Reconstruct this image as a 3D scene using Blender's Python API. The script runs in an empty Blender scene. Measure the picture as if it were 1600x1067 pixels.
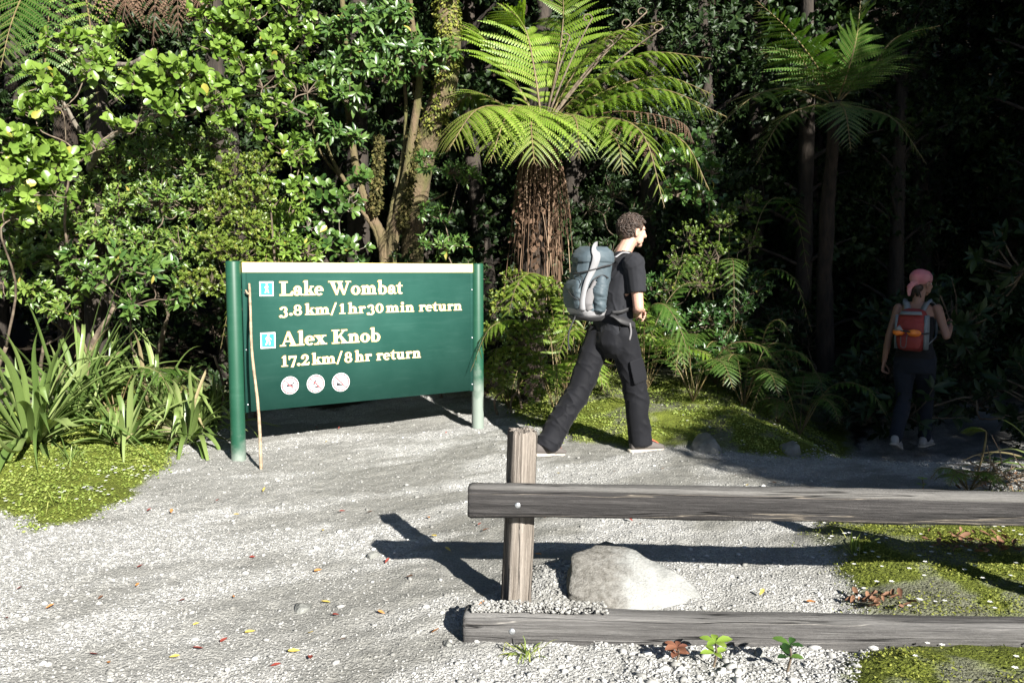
import bpy, bmesh, math, random
import numpy as np
from mathutils import Vector, Matrix

sc = bpy.context.scene
R = math.radians
rng = np.random.default_rng(11)
random.seed(11)

# ------------------------------------------------------------------ camera, sky, sun, exposure
CAM_H, LENS, PITCH = 1.40, 28.0, R(4.89)
FPX = LENS / 36.0 * 1600.0
cam_d = bpy.data.cameras.new('camera'); cam = bpy.data.objects.new('camera', cam_d)
sc.collection.objects.link(cam); sc.camera = cam
cam.location = (0, 0, CAM_H); cam.rotation_euler = (R(90) - PITCH, 0, 0)
cam_d.lens = LENS; cam_d.sensor_width = 36.0; cam_d.clip_start = 0.05; cam_d.clip_end = 600

SUN_EL, SUN_AZ = 27.0, 149.4           # azimuth clockwise from +Y (the way the camera looks)
w = bpy.data.worlds.new('World'); sc.world = w; w.use_nodes = True
nt = w.node_tree; nt.nodes.clear()
sky = nt.nodes.new('ShaderNodeTexSky'); sky.sky_type = 'NISHITA'; sky.sun_disc = False
sky.air_density = 0.7; sky.dust_density = 0.3; sky.sun_elevation = R(SUN_EL); sky.sun_rotation = R(SUN_AZ)
bg = nt.nodes.new('ShaderNodeBackground'); bg.inputs['Strength'].default_value = 0.05
wo = nt.nodes.new('ShaderNodeOutputWorld')
nt.links.new(sky.outputs[0], bg.inputs[0]); nt.links.new(bg.outputs[0], wo.inputs[0])
sun_d = bpy.data.lights.new('sun', 'SUN'); sun_d.energy = 5.0; sun_d.angle = R(0.5); sun_d.color = (1.0, 0.955, 0.88)
sun = bpy.data.objects.new('sun', sun_d); sc.collection.objects.link(sun)
SUN_TO = Vector((math.sin(R(SUN_AZ)) * math.cos(R(SUN_EL)), math.cos(R(SUN_AZ)) * math.cos(R(SUN_EL)), math.sin(R(SUN_EL))))
sun.rotation_euler = (-SUN_TO).to_track_quat('-Z', 'Y').to_euler(); sun.location = SUN_TO * 30
sc.view_settings.view_transform = 'Standard'; sc.view_settings.look = 'None'
sc.view_settings.exposure = 1.65; sc.view_settings.gamma = 1.0
cy = sc.cycles
cy.max_bounces = 4; cy.diffuse_bounces = 1; cy.glossy_bounces = 2; cy.transmission_bounces = 3; cy.transparent_max_bounces = 4
cy.use_denoising = True; cy.caustics_reflective = False; cy.caustics_refractive = False

# ------------------------------------------------------------------ helpers
CP, SP = math.cos(PITCH), math.sin(PITCH)
def at(px, py, Y):
    "world point seen at photo pixel (px, py) at distance Y along +Y"
    x, v = (px - 800.0) / FPX, (533.5 - py) / FPX
    d = np.array((x, CP + v * SP, -SP + v * CP))
    return np.array((0, 0, CAM_H)) + d * (Y / d[1])
def gp(px, py, z=0.0):
    "point of the level z seen at photo pixel"
    x, v = (px - 800.0) / FPX, (533.5 - py) / FPX
    d = np.array((x, CP + v * SP, -SP + v * CP))
    return np.array((0, 0, CAM_H)) + d * ((z - CAM_H) / d[2])
def nrm(a):
    a = np.asarray(a, float)
    return a / np.maximum(np.linalg.norm(a, axis=-1, keepdims=True), 1e-9)
def sst(a, b, x):
    t = np.clip((x - a) / (b - a), 0, 1); return t * t * (3 - 2 * t)
def _hash(ix, iy, s):
    h = (ix.astype(np.int64) * 374761393 + iy.astype(np.int64) * 668265263 + s * 2147483647) & 0xffffffff
    h = ((h ^ (h >> 13)) * 1274126177) & 0xffffffff
    return ((h ^ (h >> 16)) & 0xffff) / 65535.0
def vnoise(x, y, s=0):
    x = np.asarray(x, float); y = np.asarray(y, float)
    ix, iy = np.floor(x), np.floor(y); fx, fy = x - ix, y - iy
    fx = fx * fx * (3 - 2 * fx); fy = fy * fy * (3 - 2 * fy)
    a, b = _hash(ix, iy, s), _hash(ix + 1, iy, s); c, d = _hash(ix, iy + 1, s), _hash(ix + 1, iy + 1, s)
    return (a + (b - a) * fx) * (1 - fy) + (c + (d - c) * fx) * fy
def fbm(x, y, o=4, s=0):
    t, a, n = 0, 0.5, 0
    for k in range(o):
        t = t + a * vnoise(np.asarray(x) * 2 ** k, np.asarray(y) * 2 ** k, s + k); n += a; a *= 0.5
    return t / n

ORG = {}
class Geo:
    "collects vertices and faces of ONE mesh object (world coordinates)"
    def __init__(s): s.V, s.P, s.r, s.n = [], {}, [], 0
    def add(s, V, polys, r=0.5):
        V = np.asarray(V, float).reshape(-1, 3); s.V.append(V)
        for p in polys:
            p = np.asarray(p, int)
            if p.ndim == 1: p = p[None]
            if p.size: s.P.setdefault(p.shape[1], []).append(p + s.n)
        s.r.append(np.broadcast_to(np.asarray(r, float), (len(V),))); s.n += len(V)
    def mesh(s, name, org=(0, 0, 0), smooth=False):
        V = (np.concatenate(s.V) - np.asarray(org, float)).astype(np.float32)
        polys = [np.concatenate(v) for v in s.P.values()]
        me = bpy.data.meshes.new(name)
        me.vertices.add(len(V)); me.vertices.foreach_set('co', V.ravel())
        loops = np.concatenate([p.ravel() for p in polys]).astype(np.int32)
        tot = np.concatenate([np.full(len(p), p.shape[1]) for p in polys]).astype(np.int32)
        st = np.concatenate([[0], np.cumsum(tot)[:-1]]).astype(np.int32)
        me.loops.add(len(loops)); me.loops.foreach_set('vertex_index', loops)
        me.polygons.add(len(tot)); me.polygons.foreach_set('loop_start', st); me.polygons.foreach_set('loop_total', tot)
        if smooth: me.polygons.foreach_set('use_smooth', np.ones(len(tot), bool))
        a = me.attributes.new('rnd', 'FLOAT', 'POINT'); a.data.foreach_set('value', np.concatenate(s.r).astype(np.float32))
        me.update(calc_edges=True)
        return me
    def obj(s, name, mat, parent=None, org=None, smooth=False):
        o_org = ORG.get(parent.name, (0, 0, 0)) if parent is not None else (org if org is not None else (0, 0, 0))
        me = s.mesh(name, o_org, smooth)
        me.materials.append(mat)
        o = bpy.data.objects.new(name, me); sc.collection.objects.link(o)
        ORG[o.name] = np.asarray(o_org, float)
        if parent is not None: o.parent = parent
        else: o.location = tuple(float(c) for c in o_org)
        return o

def tag(o, label=None, cat=None, group=None, kind=None):
    if label: o['label'] = label
    if cat: o['category'] = cat
    if group: o['group'] = group
    if kind: o['kind'] = kind
    return o
def thing(name, label, cat, loc=(0, 0, 0), group=None, rz=0.0, local=False):
    o = bpy.data.objects.new(name, None); sc.collection.objects.link(o)
    o.location = tuple(float(c) for c in loc); o.rotation_euler = (0, 0, rz); o.empty_display_size = 0.1
    ORG[o.name] = np.zeros(3) if local else np.asarray(loc, float)
    return tag(o, label, cat, group)
def copy_tree(o, loc, rz, scale=1.0, label=None, group=None):
    c = o.copy(); sc.collection.objects.link(c); c.location = tuple(float(v) for v in loc); c.rotation_euler = (0, 0, rz); c.scale = (scale,) * 3
    if label: c['label'] = label
    if group: c['group'] = group
    for ch in list(o.children):
        d = ch.copy(); sc.collection.objects.link(d); d.parent = c
        for g in list(ch.children):
            e = g.copy(); sc.collection.objects.link(e); e.parent = d
    return c

def tube(geo, pts, rad, sides=6, r=0.5, jit=0.0, cap=True):
    pts = np.asarray(pts, float); n = len(pts)
    rad = np.broadcast_to(np.asarray(rad, float), (n,)) if np.ndim(rad) else np.full(n, float(rad))
    T = nrm(np.gradient(pts, axis=0))
    ref = np.array((0, 0, 1.0)) if abs(T[0][2]) < 0.9 else np.array((1.0, 0, 0))
    A = nrm(np.cross(T[0], ref)); As = [A]
    for i in range(1, n):
        A = A - T[i] * A.dot(T[i]); A = nrm(A); As.append(A)
    As = np.array(As); Bs = np.cross(T, As)
    a = np.linspace(0, 2 * np.pi, sides, endpoint=False)
    rr = rad[:, None] * (1 + jit * (rng.random((n, sides)) - 0.5))
    V = pts[:, None] + rr[..., None] * (np.cos(a)[None, :, None] * As[:, None] + np.sin(a)[None, :, None] * Bs[:, None])
    i = np.arange(n - 1)[:, None] * sides; j = np.arange(sides)[None]; k = (j + 1) % sides
    q = np.stack([i + j, i + k, i + sides + k, i + sides + j], -1).reshape(-1, 4)
    P = [q]
    if cap and sides > 2: P += [np.arange(sides)[::-1], np.arange(sides) + (n - 1) * sides]
    geo.add(V.reshape(-1, 3), P, r)
def bez(P, n=12):
    P = np.asarray(P, float); t = np.linspace(0, 1, n)[:, None]; k = len(P) - 1
    return sum(math.comb(k, i) * (1 - t) ** (k - i) * t ** i * P[i] for i in range(k + 1))
def spline(P, n=24):
    "Catmull-Rom through the points"
    P = np.asarray(P, float); Q = np.vstack([2 * P[0] - P[1], P, 2 * P[-1] - P[-2]])
    m = len(P) - 1; t = np.linspace(0, m, n); i = np.minimum(t.astype(int), m - 1); u = (t - i)[:, None]
    a, b, c, d = Q[i], Q[i + 1], Q[i + 2], Q[i + 3]
    return 0.5 * (2 * b + (c - a) * u + (2 * a - 5 * b + 4 * c - d) * u * u + (3 * b - a - 3 * c + d) * u ** 3)
def box(geo, c, s, rot=None, r=0.5, bev=0.0):
    c = np.asarray(c, float); h = np.asarray(s, float) / 2
    V = np.array([(x, y, z) for x in (-1, 1) for y in (-1, 1) for z in (-1, 1)], float) * h
    if rot is not None: V = V @ np.asarray(rot).T
    geo.add(V + c, [np.array([(0, 1, 3, 2), (4, 6, 7, 5), (0, 4, 5, 1), (2, 3, 7, 6), (0, 2, 6, 4), (1, 5, 7, 3)])], r)
_ico = {}
def ico(sub):
    if sub not in _ico:
        bm = bmesh.new(); bmesh.ops.create_icosphere(bm, subdivisions=sub, radius=1.0)
        bm.verts.ensure_lookup_table()
        _ico[sub] = (np.array([v.co for v in bm.verts]), np.array([[v.index for v in f.verts] for f in bm.faces])); bm.free()
    return _ico[sub]
def ball(geo, c, rad, sub=2, rot=None, r=0.5, noise=0.0):
    V, F = ico(sub); V = V * (1 + noise * (rng.random((len(V), 1)) - 0.5)) * np.asarray(rad, float)
    if rot is not None: V = V @ np.asarray(rot).T
    geo.add(V + np.asarray(c, float), [F], r)
def rotz(a): c, s = math.cos(a), math.sin(a); return np.array(((c, -s, 0), (s, c, 0), (0, 0, 1.0)))
def roty(a): c, s = math.cos(a), math.sin(a); return np.array(((c, 0, s), (0, 1.0, 0), (-s, 0, c)))
def rotx(a): c, s = math.cos(a), math.sin(a); return np.array(((1.0, 0, 0), (0, c, -s), (0, s, c)))
def inst(geo, tm, P, F, U, S, rnd, sx=1.0):
    "copies of leaf template tm at P pointing F with face normal U, size S"
    TV, TP = tm; F = nrm(F); X = nrm(np.cross(F, U)); U = np.cross(X, F)
    S = np.asarray(S, float)[:, None, None]
    V = P[:, None] + S * (TV[None, :, 0:1] * X[:, None] * sx + TV[None, :, 1:2] * F[:, None] + TV[None, :, 2:3] * U[:, None])
    n, k = len(P), len(TV); off = (np.arange(n) * k)[:, None, None]
    geo.add(V.reshape(-1, 3), [(p[None] + off).reshape(-1, p.shape[1]) for p in TP], np.repeat(rnd, k))

# leaf templates: along +Y, face normal +Z, length 1
def leaf_t(wid, fold=0.12, curl=0.15, prof=((0.3, 0.7), (0.6, 1.0), (0.85, 0.65))):
    V = [(0, 0, 0)]; n = len(prof)
    for t, _ in prof: V.append((0, t, -curl * t * t))
    V.append((0, 1, -curl))
    for s in (-1, 1):
        for t, wv in prof: V.append((s * wid * wv / 2, t, fold * wid * wv - curl * t * t))
    tri, quad = [], []
    for s in (0, 1):
        b = n + 2 + s * n
        o = (lambda *q: q) if s == 1 else (lambda *q: q[::-1])
        tri += [o(0, b, 1), o(n, b + n - 1, n + 1)]
        for i in range(n - 1): quad.append(o(1 + i, b + i, b + i + 1, 2 + i))
    return np.array(V, float), [np.array(tri), np.array(quad)]
LEAF_ROUND = leaf_t(0.62, 0.16, 0.14, ((0.3, 0.62), (0.62, 1.0), (0.88, 0.74)))
LEAF_LANCE = leaf_t(0.36, 0.18, 0.22, ((0.25, 0.75), (0.55, 1.0), (0.82, 0.5)))
LEAF_SMALL = (np.array([(0, 0, 0), (-0.3, 0.55, 0.05), (0.3, 0.55, 0.05), (0, 1, -0.06), (0, 0.5, -0.05)], float), [np.array([(0, 4, 1), (0, 2, 4), (4, 3, 1), (4, 2, 3)])])
LEAF_CARD = (np.array([(0, 0, 0), (-0.34, 0.45, 0.03), (0, 1, -0.1), (0.34, 0.45, 0.03)], float), [np.array([(0, 3, 2, 1)])])

# ------------------------------------------------------------------ materials
def new_mat(name):
    m = bpy.data.materials.new(name); m.use_nodes = True; n = m.node_tree; n.nodes.clear()
    o = n.nodes.new('ShaderNodeOutputMaterial'); return m, n, o
def N(n, t, **kw):
    x = n.nodes.new(t)
    for k, v in kw.items():
        if k in x.inputs: x.inputs[k].default_value = v
        else: setattr(x, k, v)
    return x
def ramp(n, fac, stops):
    r = n.nodes.new('ShaderNodeValToRGB'); e = r.color_ramp.elements
    while len(e) < len(stops): e.new(0.5)
    for x, (p, c) in zip(e, stops): x.position = p; x.color = (*c, 1) if len(c) == 3 else c
    n.links.new(fac, r.inputs[0]); return r.outputs[0]
def mixc(n, fac, a, b, blend='MIX'):
    m = n.nodes.new('ShaderNodeMix'); m.data_type = 'RGBA'; m.blend_type = blend
    if isinstance(fac, (int, float)): m.inputs[0].default_value = fac
    else: n.links.new(fac, m.inputs[0])
    for i, c in ((6, a), (7, b)):
        if isinstance(c, tuple): m.inputs[i].default_value = (*c, 1)
        else: n.links.new(c, m.inputs[i])
    return m.outputs[2]
def leaf_mat(name, stops, rough=0.4, trans=0.3, spec=0.5, tcol=(1.0, 1.15, 0.45)):
    m, n, o = new_mat(name)
    a = N(n, 'ShaderNodeAttribute', attribute_name='rnd')
    col = ramp(n, a.outputs['Fac'], stops)
    b = N(n, 'ShaderNodeBsdfPrincipled', Roughness=rough); b.inputs['Specular IOR Level'].default_value = spec
    n.links.new(col, b.inputs['Base Color'])
    t = n.nodes.new('ShaderNodeBsdfTranslucent'); tc = mixc(n, 1.0, col, tcol, 'MULTIPLY'); n.links.new(tc, t.inputs[0])
    mx = N(n, 'ShaderNodeMixShader'); mx.inputs[0].default_value = trans
    n.links.new(b.outputs[0], mx.inputs[1]); n.links.new(t.outputs[0], mx.inputs[2]); n.links.new(mx.outputs[0], o.inputs[0])
    return m
def plain(name, col, rough=0.6, col2=None, scale=8.0, bump=0.0, bscale=40.0, metal=0.0, stretch=(1, 1, 1), spec=0.5, detail=4.0):
    m, n, o = new_mat(name)
    b = N(n, 'ShaderNodeBsdfPrincipled', Roughness=rough, Metallic=metal); b.inputs['Specular IOR Level'].default_value = spec
    tc = n.nodes.new('ShaderNodeTexCoord'); mp = n.nodes.new('ShaderNodeMapping'); mp.inputs['Scale'].default_value = stretch
    n.links.new(tc.outputs['Object'], mp.inputs[0])
    z = N(n, 'ShaderNodeTexNoise', Scale=scale, Detail=detail); n.links.new(mp.outputs[0], z.inputs['Vector'])
    c2 = col2 if col2 else tuple(c * 0.8 for c in col)
    n.links.new(ramp(n, z.outputs['Fac'], ((0.35, c2), (0.65, col))), b.inputs['Base Color'])
    if bump:
        z2 = N(n, 'ShaderNodeTexNoise', Scale=bscale, Detail=5.0); n.links.new(mp.outputs[0], z2.inputs['Vector'])
        bp = N(n, 'ShaderNodeBump', Strength=bump, Distance=0.02); n.links.new(z2.outputs['Fac'], bp.inputs['Height']); n.links.new(bp.outputs[0], b.inputs['Normal'])
    n.links.new(b.outputs[0], o.inputs[0]); return m
def wood_mat(name, dark, mid, light, axis=0, crack=0.5, rough=0.85, pale=None, top=None, topz=0.045):
    "weathered timber, grain along the object's local axis"
    m, n, o = new_mat(name)
    b = N(n, 'ShaderNodeBsdfPrincipled', Roughness=rough); b.inputs['Specular IOR Level'].default_value = 0.2
    tc = n.nodes.new('ShaderNodeTexCoord'); mp = n.nodes.new('ShaderNodeMapping')
    s = [46.0, 46.0, 46.0]; s[axis] = 1.5; mp.inputs['Scale'].default_value = s; n.links.new(tc.outputs['Object'], mp.inputs[0])
    g = N(n, 'ShaderNodeTexNoise', Scale=1.0, Detail=8.0, Roughness=0.72, Distortion=0.2); n.links.new(mp.outputs[0], g.inputs['Vector'])
    c = ramp(n, g.outputs['Fac'], ((0.3, dark), (0.5, mid), (0.72, light)))
    mp3 = n.nodes.new('ShaderNodeMapping'); s3 = [190.0, 190.0, 190.0]; s3[axis] = 7.0; mp3.inputs['Scale'].default_value = s3; n.links.new(tc.outputs['Object'], mp3.inputs[0])
    fg = N(n, 'ShaderNodeTexNoise', Scale=1.0, Detail=6.0, Roughness=0.8); n.links.new(mp3.outputs[0], fg.inputs['Vector'])
    spk = N(n, 'ShaderNodeTexNoise', Scale=55.0, Detail=6.0, Roughness=0.8); n.links.new(tc.outputs['Object'], spk.inputs['Vector'])
    c = mixc(n, 1.0, c, ramp(n, fg.outputs['Fac'], ((.3, (.55,) * 3), (.5, (1.0,) * 3), (.72, (1.5,) * 3))), 'MULTIPLY')
    c = mixc(n, ramp(n, spk.outputs['Fac'], ((.60, (0, 0, 0)), (.72, (.5,) * 3))), c, light)
    blot = N(n, 'ShaderNodeTexNoise', Scale=3.5, Detail=4.0); n.links.new(tc.outputs['Object'], blot.inputs['Vector'])
    c = mixc(n, ramp(n, blot.outputs['Fac'], ((0.38, (0, 0, 0)), (0.62, (0.45,) * 3))), c, mid)
    mp2 = n.nodes.new('ShaderNodeMapping'); s2 = [13.0, 13.0, 13.0]; s2[axis] = 0.42; mp2.inputs['Scale'].default_value = s2; n.links.new(tc.outputs['Object'], mp2.inputs[0])
    k = N(n, 'ShaderNodeTexNoise', Scale=1.0, Detail=3.0, Distortion=0.12); n.links.new(mp2.outputs[0], k.inputs['Vector'])
    line = ramp(n, k.outputs['Fac'], ((0.49, (0, 0, 0)), (0.5, (1, 1, 1)), (0.51, (0, 0, 0))))
    if pale:
        k3 = N(n, 'ShaderNodeTexNoise', Scale=0.8, Detail=5.0, Distortion=0.2); n.links.new(mp2.outputs[0], k3.inputs['Vector'])
        c = mixc(n, ramp(n, k3.outputs['Fac'], ((0.4955, (0, 0, 0)), (0.5, (0.75,) * 3), (0.5045, (0, 0, 0)))), c, pale)
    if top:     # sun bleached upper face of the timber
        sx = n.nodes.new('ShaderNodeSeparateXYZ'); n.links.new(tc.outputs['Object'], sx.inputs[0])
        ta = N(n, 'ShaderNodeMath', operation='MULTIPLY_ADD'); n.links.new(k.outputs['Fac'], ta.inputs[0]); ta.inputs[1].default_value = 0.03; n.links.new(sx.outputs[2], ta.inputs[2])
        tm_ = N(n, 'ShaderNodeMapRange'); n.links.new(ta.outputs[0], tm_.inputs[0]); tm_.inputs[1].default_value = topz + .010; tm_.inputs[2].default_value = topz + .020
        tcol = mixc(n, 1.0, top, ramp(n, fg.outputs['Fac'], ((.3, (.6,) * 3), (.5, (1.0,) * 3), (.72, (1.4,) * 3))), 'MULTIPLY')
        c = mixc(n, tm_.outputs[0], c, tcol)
    c = mixc(n, line, c, tuple(v * 0.25 for v in dark))
    n.links.new(c, b.inputs['Base Color'])
    hq = N(n, 'ShaderNodeMath', operation='ADD'); n.links.new(g.outputs['Fac'], hq.inputs[0]); n.links.new(fg.outputs['Fac'], hq.inputs[1]); hm = N(n, 'ShaderNodeMath', operation='SUBTRACT'); n.links.new(hq.outputs[0], hm.inputs[0])
    lm = N(n, 'ShaderNodeMath', operation='MULTIPLY'); n.links.new(line, lm.inputs[0]); lm.inputs[1].default_value = crack; n.links.new(lm.outputs[0], hm.inputs[1])
    bp = N(n, 'ShaderNodeBump', Strength=0.8, Distance=0.012); n.links.new(hm.outputs[0], bp.inputs['Height']); n.links.new(bp.outputs[0], b.inputs['Normal'])
    n.links.new(b.outputs[0], o.inputs[0]); return m

M = {}
M['gris'] = leaf_mat('griselinia_leaf', ((0.0, (0.05, 0.10, 0.018)), (0.45, (0.115, 0.20, 0.03)), (0.95, (0.21, 0.31, 0.055)), (1.0, (0.34, 0.32, 0.06))), 0.34, 0.3)
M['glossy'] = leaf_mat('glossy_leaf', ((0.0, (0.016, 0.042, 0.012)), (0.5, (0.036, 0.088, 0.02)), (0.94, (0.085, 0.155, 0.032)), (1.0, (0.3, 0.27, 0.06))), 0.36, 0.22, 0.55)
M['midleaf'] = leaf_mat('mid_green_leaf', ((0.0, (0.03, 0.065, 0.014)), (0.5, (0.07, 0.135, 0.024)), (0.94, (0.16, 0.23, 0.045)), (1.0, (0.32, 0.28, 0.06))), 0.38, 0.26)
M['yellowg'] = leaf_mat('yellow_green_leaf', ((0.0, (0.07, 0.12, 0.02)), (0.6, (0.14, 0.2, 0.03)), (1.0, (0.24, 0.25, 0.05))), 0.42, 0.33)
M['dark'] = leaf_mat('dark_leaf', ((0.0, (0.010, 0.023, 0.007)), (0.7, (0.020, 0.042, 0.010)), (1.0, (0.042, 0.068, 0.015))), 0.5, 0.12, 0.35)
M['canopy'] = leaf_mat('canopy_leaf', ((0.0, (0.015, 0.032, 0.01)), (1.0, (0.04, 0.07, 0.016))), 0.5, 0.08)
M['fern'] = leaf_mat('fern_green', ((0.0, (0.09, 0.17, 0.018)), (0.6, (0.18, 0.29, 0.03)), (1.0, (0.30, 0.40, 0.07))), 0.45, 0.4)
M['fernd'] = leaf_mat('fern_dark', ((0.0, (0.03, 0.08, 0.012)), (0.6, (0.06, 0.13, 0.02)), (1.0, (0.11, 0.18, 0.03))), 0.4, 0.28)  # darker copy of fern green; stands in for shade on the right tree fern
M['ferndead'] = leaf_mat('fern_dead', ((0.0, (0.05, 0.03, 0.018)), (0.6, (0.16, 0.10, 0.065)), (1.0, (0.36, 0.26, 0.18))), 0.8, 0.1, 0.2, (1, 0.9, 0.7))
M['flax'] = leaf_mat('strap_leaf', ((0.0, (0.075, 0.13, 0.03)), (0.6, (0.16, 0.225, 0.065)), (0.92, (0.27, 0.32, 0.13)), (1.0, (0.3, 0.25, 0.14))), 0.38, 0.25)
M['moss'] = leaf_mat('moss_leaf', ((0.0, (0.08, 0.125, 0.018)), (0.6, (0.20, 0.265, 0.045)), (1.0, (0.34, 0.36, 0.10))), 0.6, 0.25)
M['mossd'] = leaf_mat('moss_olive', ((0.0, (0.07, 0.095, 0.012)), (0.6, (0.17, 0.195, 0.022)), (1.0, (0.27, 0.26, 0.05))), 0.7, 0.2)
M['flower'] = leaf_mat('white_petal', ((0.0, (0.7, 0.7, 0.68)), (1.0, (0.85, 0.85, 0.82))), 0.6, 0.2, 0.3, (1, 1, 1))
M['bark'] = plain('grey_bark', (0.20, 0.175, 0.14), 0.9, (0.07, 0.06, 0.045), 14, 0.7, 60, stretch=(1, 1, 0.35))
M['barkd'] = plain('dark_bark', (0.045, 0.035, 0.027), 0.95, (0.016, 0.013, 0.010), 10, 0.8, 40, stretch=(1, 1, 0.3))
M['hangmoss'] = leaf_mat('shaggy_moss', ((0.0, (0.03, 0.03, 0.01)), (0.7, (0.09, 0.085, 0.025)), (1.0, (0.15, 0.12, 0.05))), 0.8, 0.15, 0.2)
M['mossbark'] = plain('mossy_bark', (0.12, 0.085, 0.05), 0.95, (0.075, 0.075, 0.022), 7, 0.9, 50, stretch=(1, 1, 0.45))
M['twig'] = plain('twig_bark', (0.17, 0.135, 0.095), 0.9, (0.07, 0.05, 0.035), 20)
M['fibre'] = plain('fern_trunk_fibre', (0.04, 0.027, 0.018), 0.95, (0.014, 0.01, 0.007), 18, 0.9, 60, stretch=(1, 1, 0.3))
M['deadstem'] = plain('dead_stem', (0.26, 0.175, 0.12), 0.8, (0.1, 0.06, 0.04), 9)
# ------------------------------------------------------------------ terrain
def poly_sd(poly, x, y):
    "signed distance to a polygon, positive inside"
    x = np.asarray(x, float); y = np.asarray(y, float); ins = np.zeros(x.shape, bool); d2 = np.full(x.shape, 1e9)
    n = len(poly)
    for i in range(n):
        (x0, y0), (x1, y1) = poly[i], poly[(i + 1) % n]
        c = ((y0 > y) != (y1 > y)) & (x < (x1 - x0) * (y - y0) / ((y1 - y0) if y1 != y0 else 1e-9) + x0)
        ins ^= c
        ex, ey = x1 - x0, y1 - y0; t = np.clip(((x - x0) * ex + (y - y0) * ey) / (ex * ex + ey * ey + 1e-12), 0, 1)
        d2 = np.minimum(d2, (x - x0 - t * ex) ** 2 + (y - y0 - t * ey) ** 2)
    return np.where(ins, 1, -1) * np.sqrt(d2)
def wpoly(pp): return [tuple(gp(*p)[:2]) for p in pp]
PL_ML = wpoly([(-500, 840), (0, 800), (60, 826), (140, 812), (200, 775), (250, 742), (280, 700), (335, 668), (362, 640), (330, 590), (-700, 560)])
PL_MB = wpoly([(770, 640), (850, 672), (900, 690), (960, 698), (1090, 702), (1180, 712), (1262, 716), (1335, 698), (1330, 610), (760, 595)])
PL_MR = wpoly([(1345, 772), (1285, 800), (1255, 845), (1300, 880), (1310, 905), (1330, 955), (1345, 1010), (1325, 1067), (1330, 1300), (2600, 1300), (2600, 765), (1700, 770)])
PL_G = wpoly([(-3000, 1500), (-3000, 850), (-500, 840), (0, 800), (60, 826), (140, 812), (200, 775), (250, 742), (280, 700), (335, 668), (362, 645), (540, 648), (700, 622), (765, 636),
              (850, 672), (900, 690), (960, 698), (1090, 702), (1262, 716), (1310, 670), (1400, 620), (1560, 612), (1800, 650), (1900, 740), (1700, 770), (1345, 772), (1285, 800), (1255, 845), (1300, 880), (1310, 905), (1330, 955), (1345, 1010), (1325, 1067), (1330, 1400)])
def masks(x, y):
    j = (fbm(x * 5, y * 5, 3, 40) - 0.5) * 0.22
    g = poly_sd(PL_G, x, y) + j
    ml, mb, mr = poly_sd(PL_ML, x, y) - j, poly_sd(PL_MB, x, y) - j, poly_sd(PL_MR, x, y) - j * 0.8
    g = np.where(y < 1.6, 1.0, g)
    return g, ml, mb, mr
BOULD = gp(985, 925)
def H(x, y, fine=True):
    x = np.asarray(x, float); y = np.asarray(y, float)
    g, ml, mb, mr = masks(x, y)
    h = 0.03 * (fbm(x * 0.7, y * 0.7, 3, 3) - 0.5)
    if fine:
        h = h + 0.016 * (fbm(x * 4 + y, y * 4, 4, 5) - 0.5) + 0.024 * (fbm(x * 15, y * 15, 4, 9) - 0.5) + 0.009 * (fbm(x * 9 + 3, y * 9, 3, 15) - 0.5)
    h = h + 0.05 * sst(-0.02, 0.25, ml) + 0.14 * sst(0.1, 1.2, ml)
    h = h + 0.05 * sst(-0.05, 0.3, mb) + 0.12 * sst(0.1, 1.0, mb)
    h = h + 0.045 * sst(-0.05, 0.2, mr) + 0.05 * np.exp(-((x - 2.15) ** 2 / 0.25 + (y - 3.85) ** 2 / 0.12))
    h = h + 0.09 * np.exp(-((x - BOULD[0] + 0.2) ** 2 + (y - BOULD[1] - 0.05) ** 2) / 0.07)
    h = h - 0.05 * np.exp(-((y - 2.98 + 0.02 * x) / 0.16) ** 2) * sst(1.1, 1.5, x)
    rise = 0.10 * np.maximum(y - 7.4, 0) + 0.75 * np.maximum(y - 15, 0)
    rise = np.minimum(rise, 24)
    dipx, dipy = sst(1.9, 3.3, x), sst(5.75, 7.0, y)
    h = h + rise - 0.36 * dipx * dipy * (1 - sst(8.5, 11, y))
    return h
def Hs(x, y): return float(H(np.array([x]), np.array([y]), True)[0])
def gxy(px, py):
    "point of the terrain seen at a photo pixel"
    p = gp(px, py)
    for _ in range(6): p = gp(px, py, Hs(p[0], p[1]))
    return np.array((p[0], p[1], Hs(p[0], p[1])))

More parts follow.
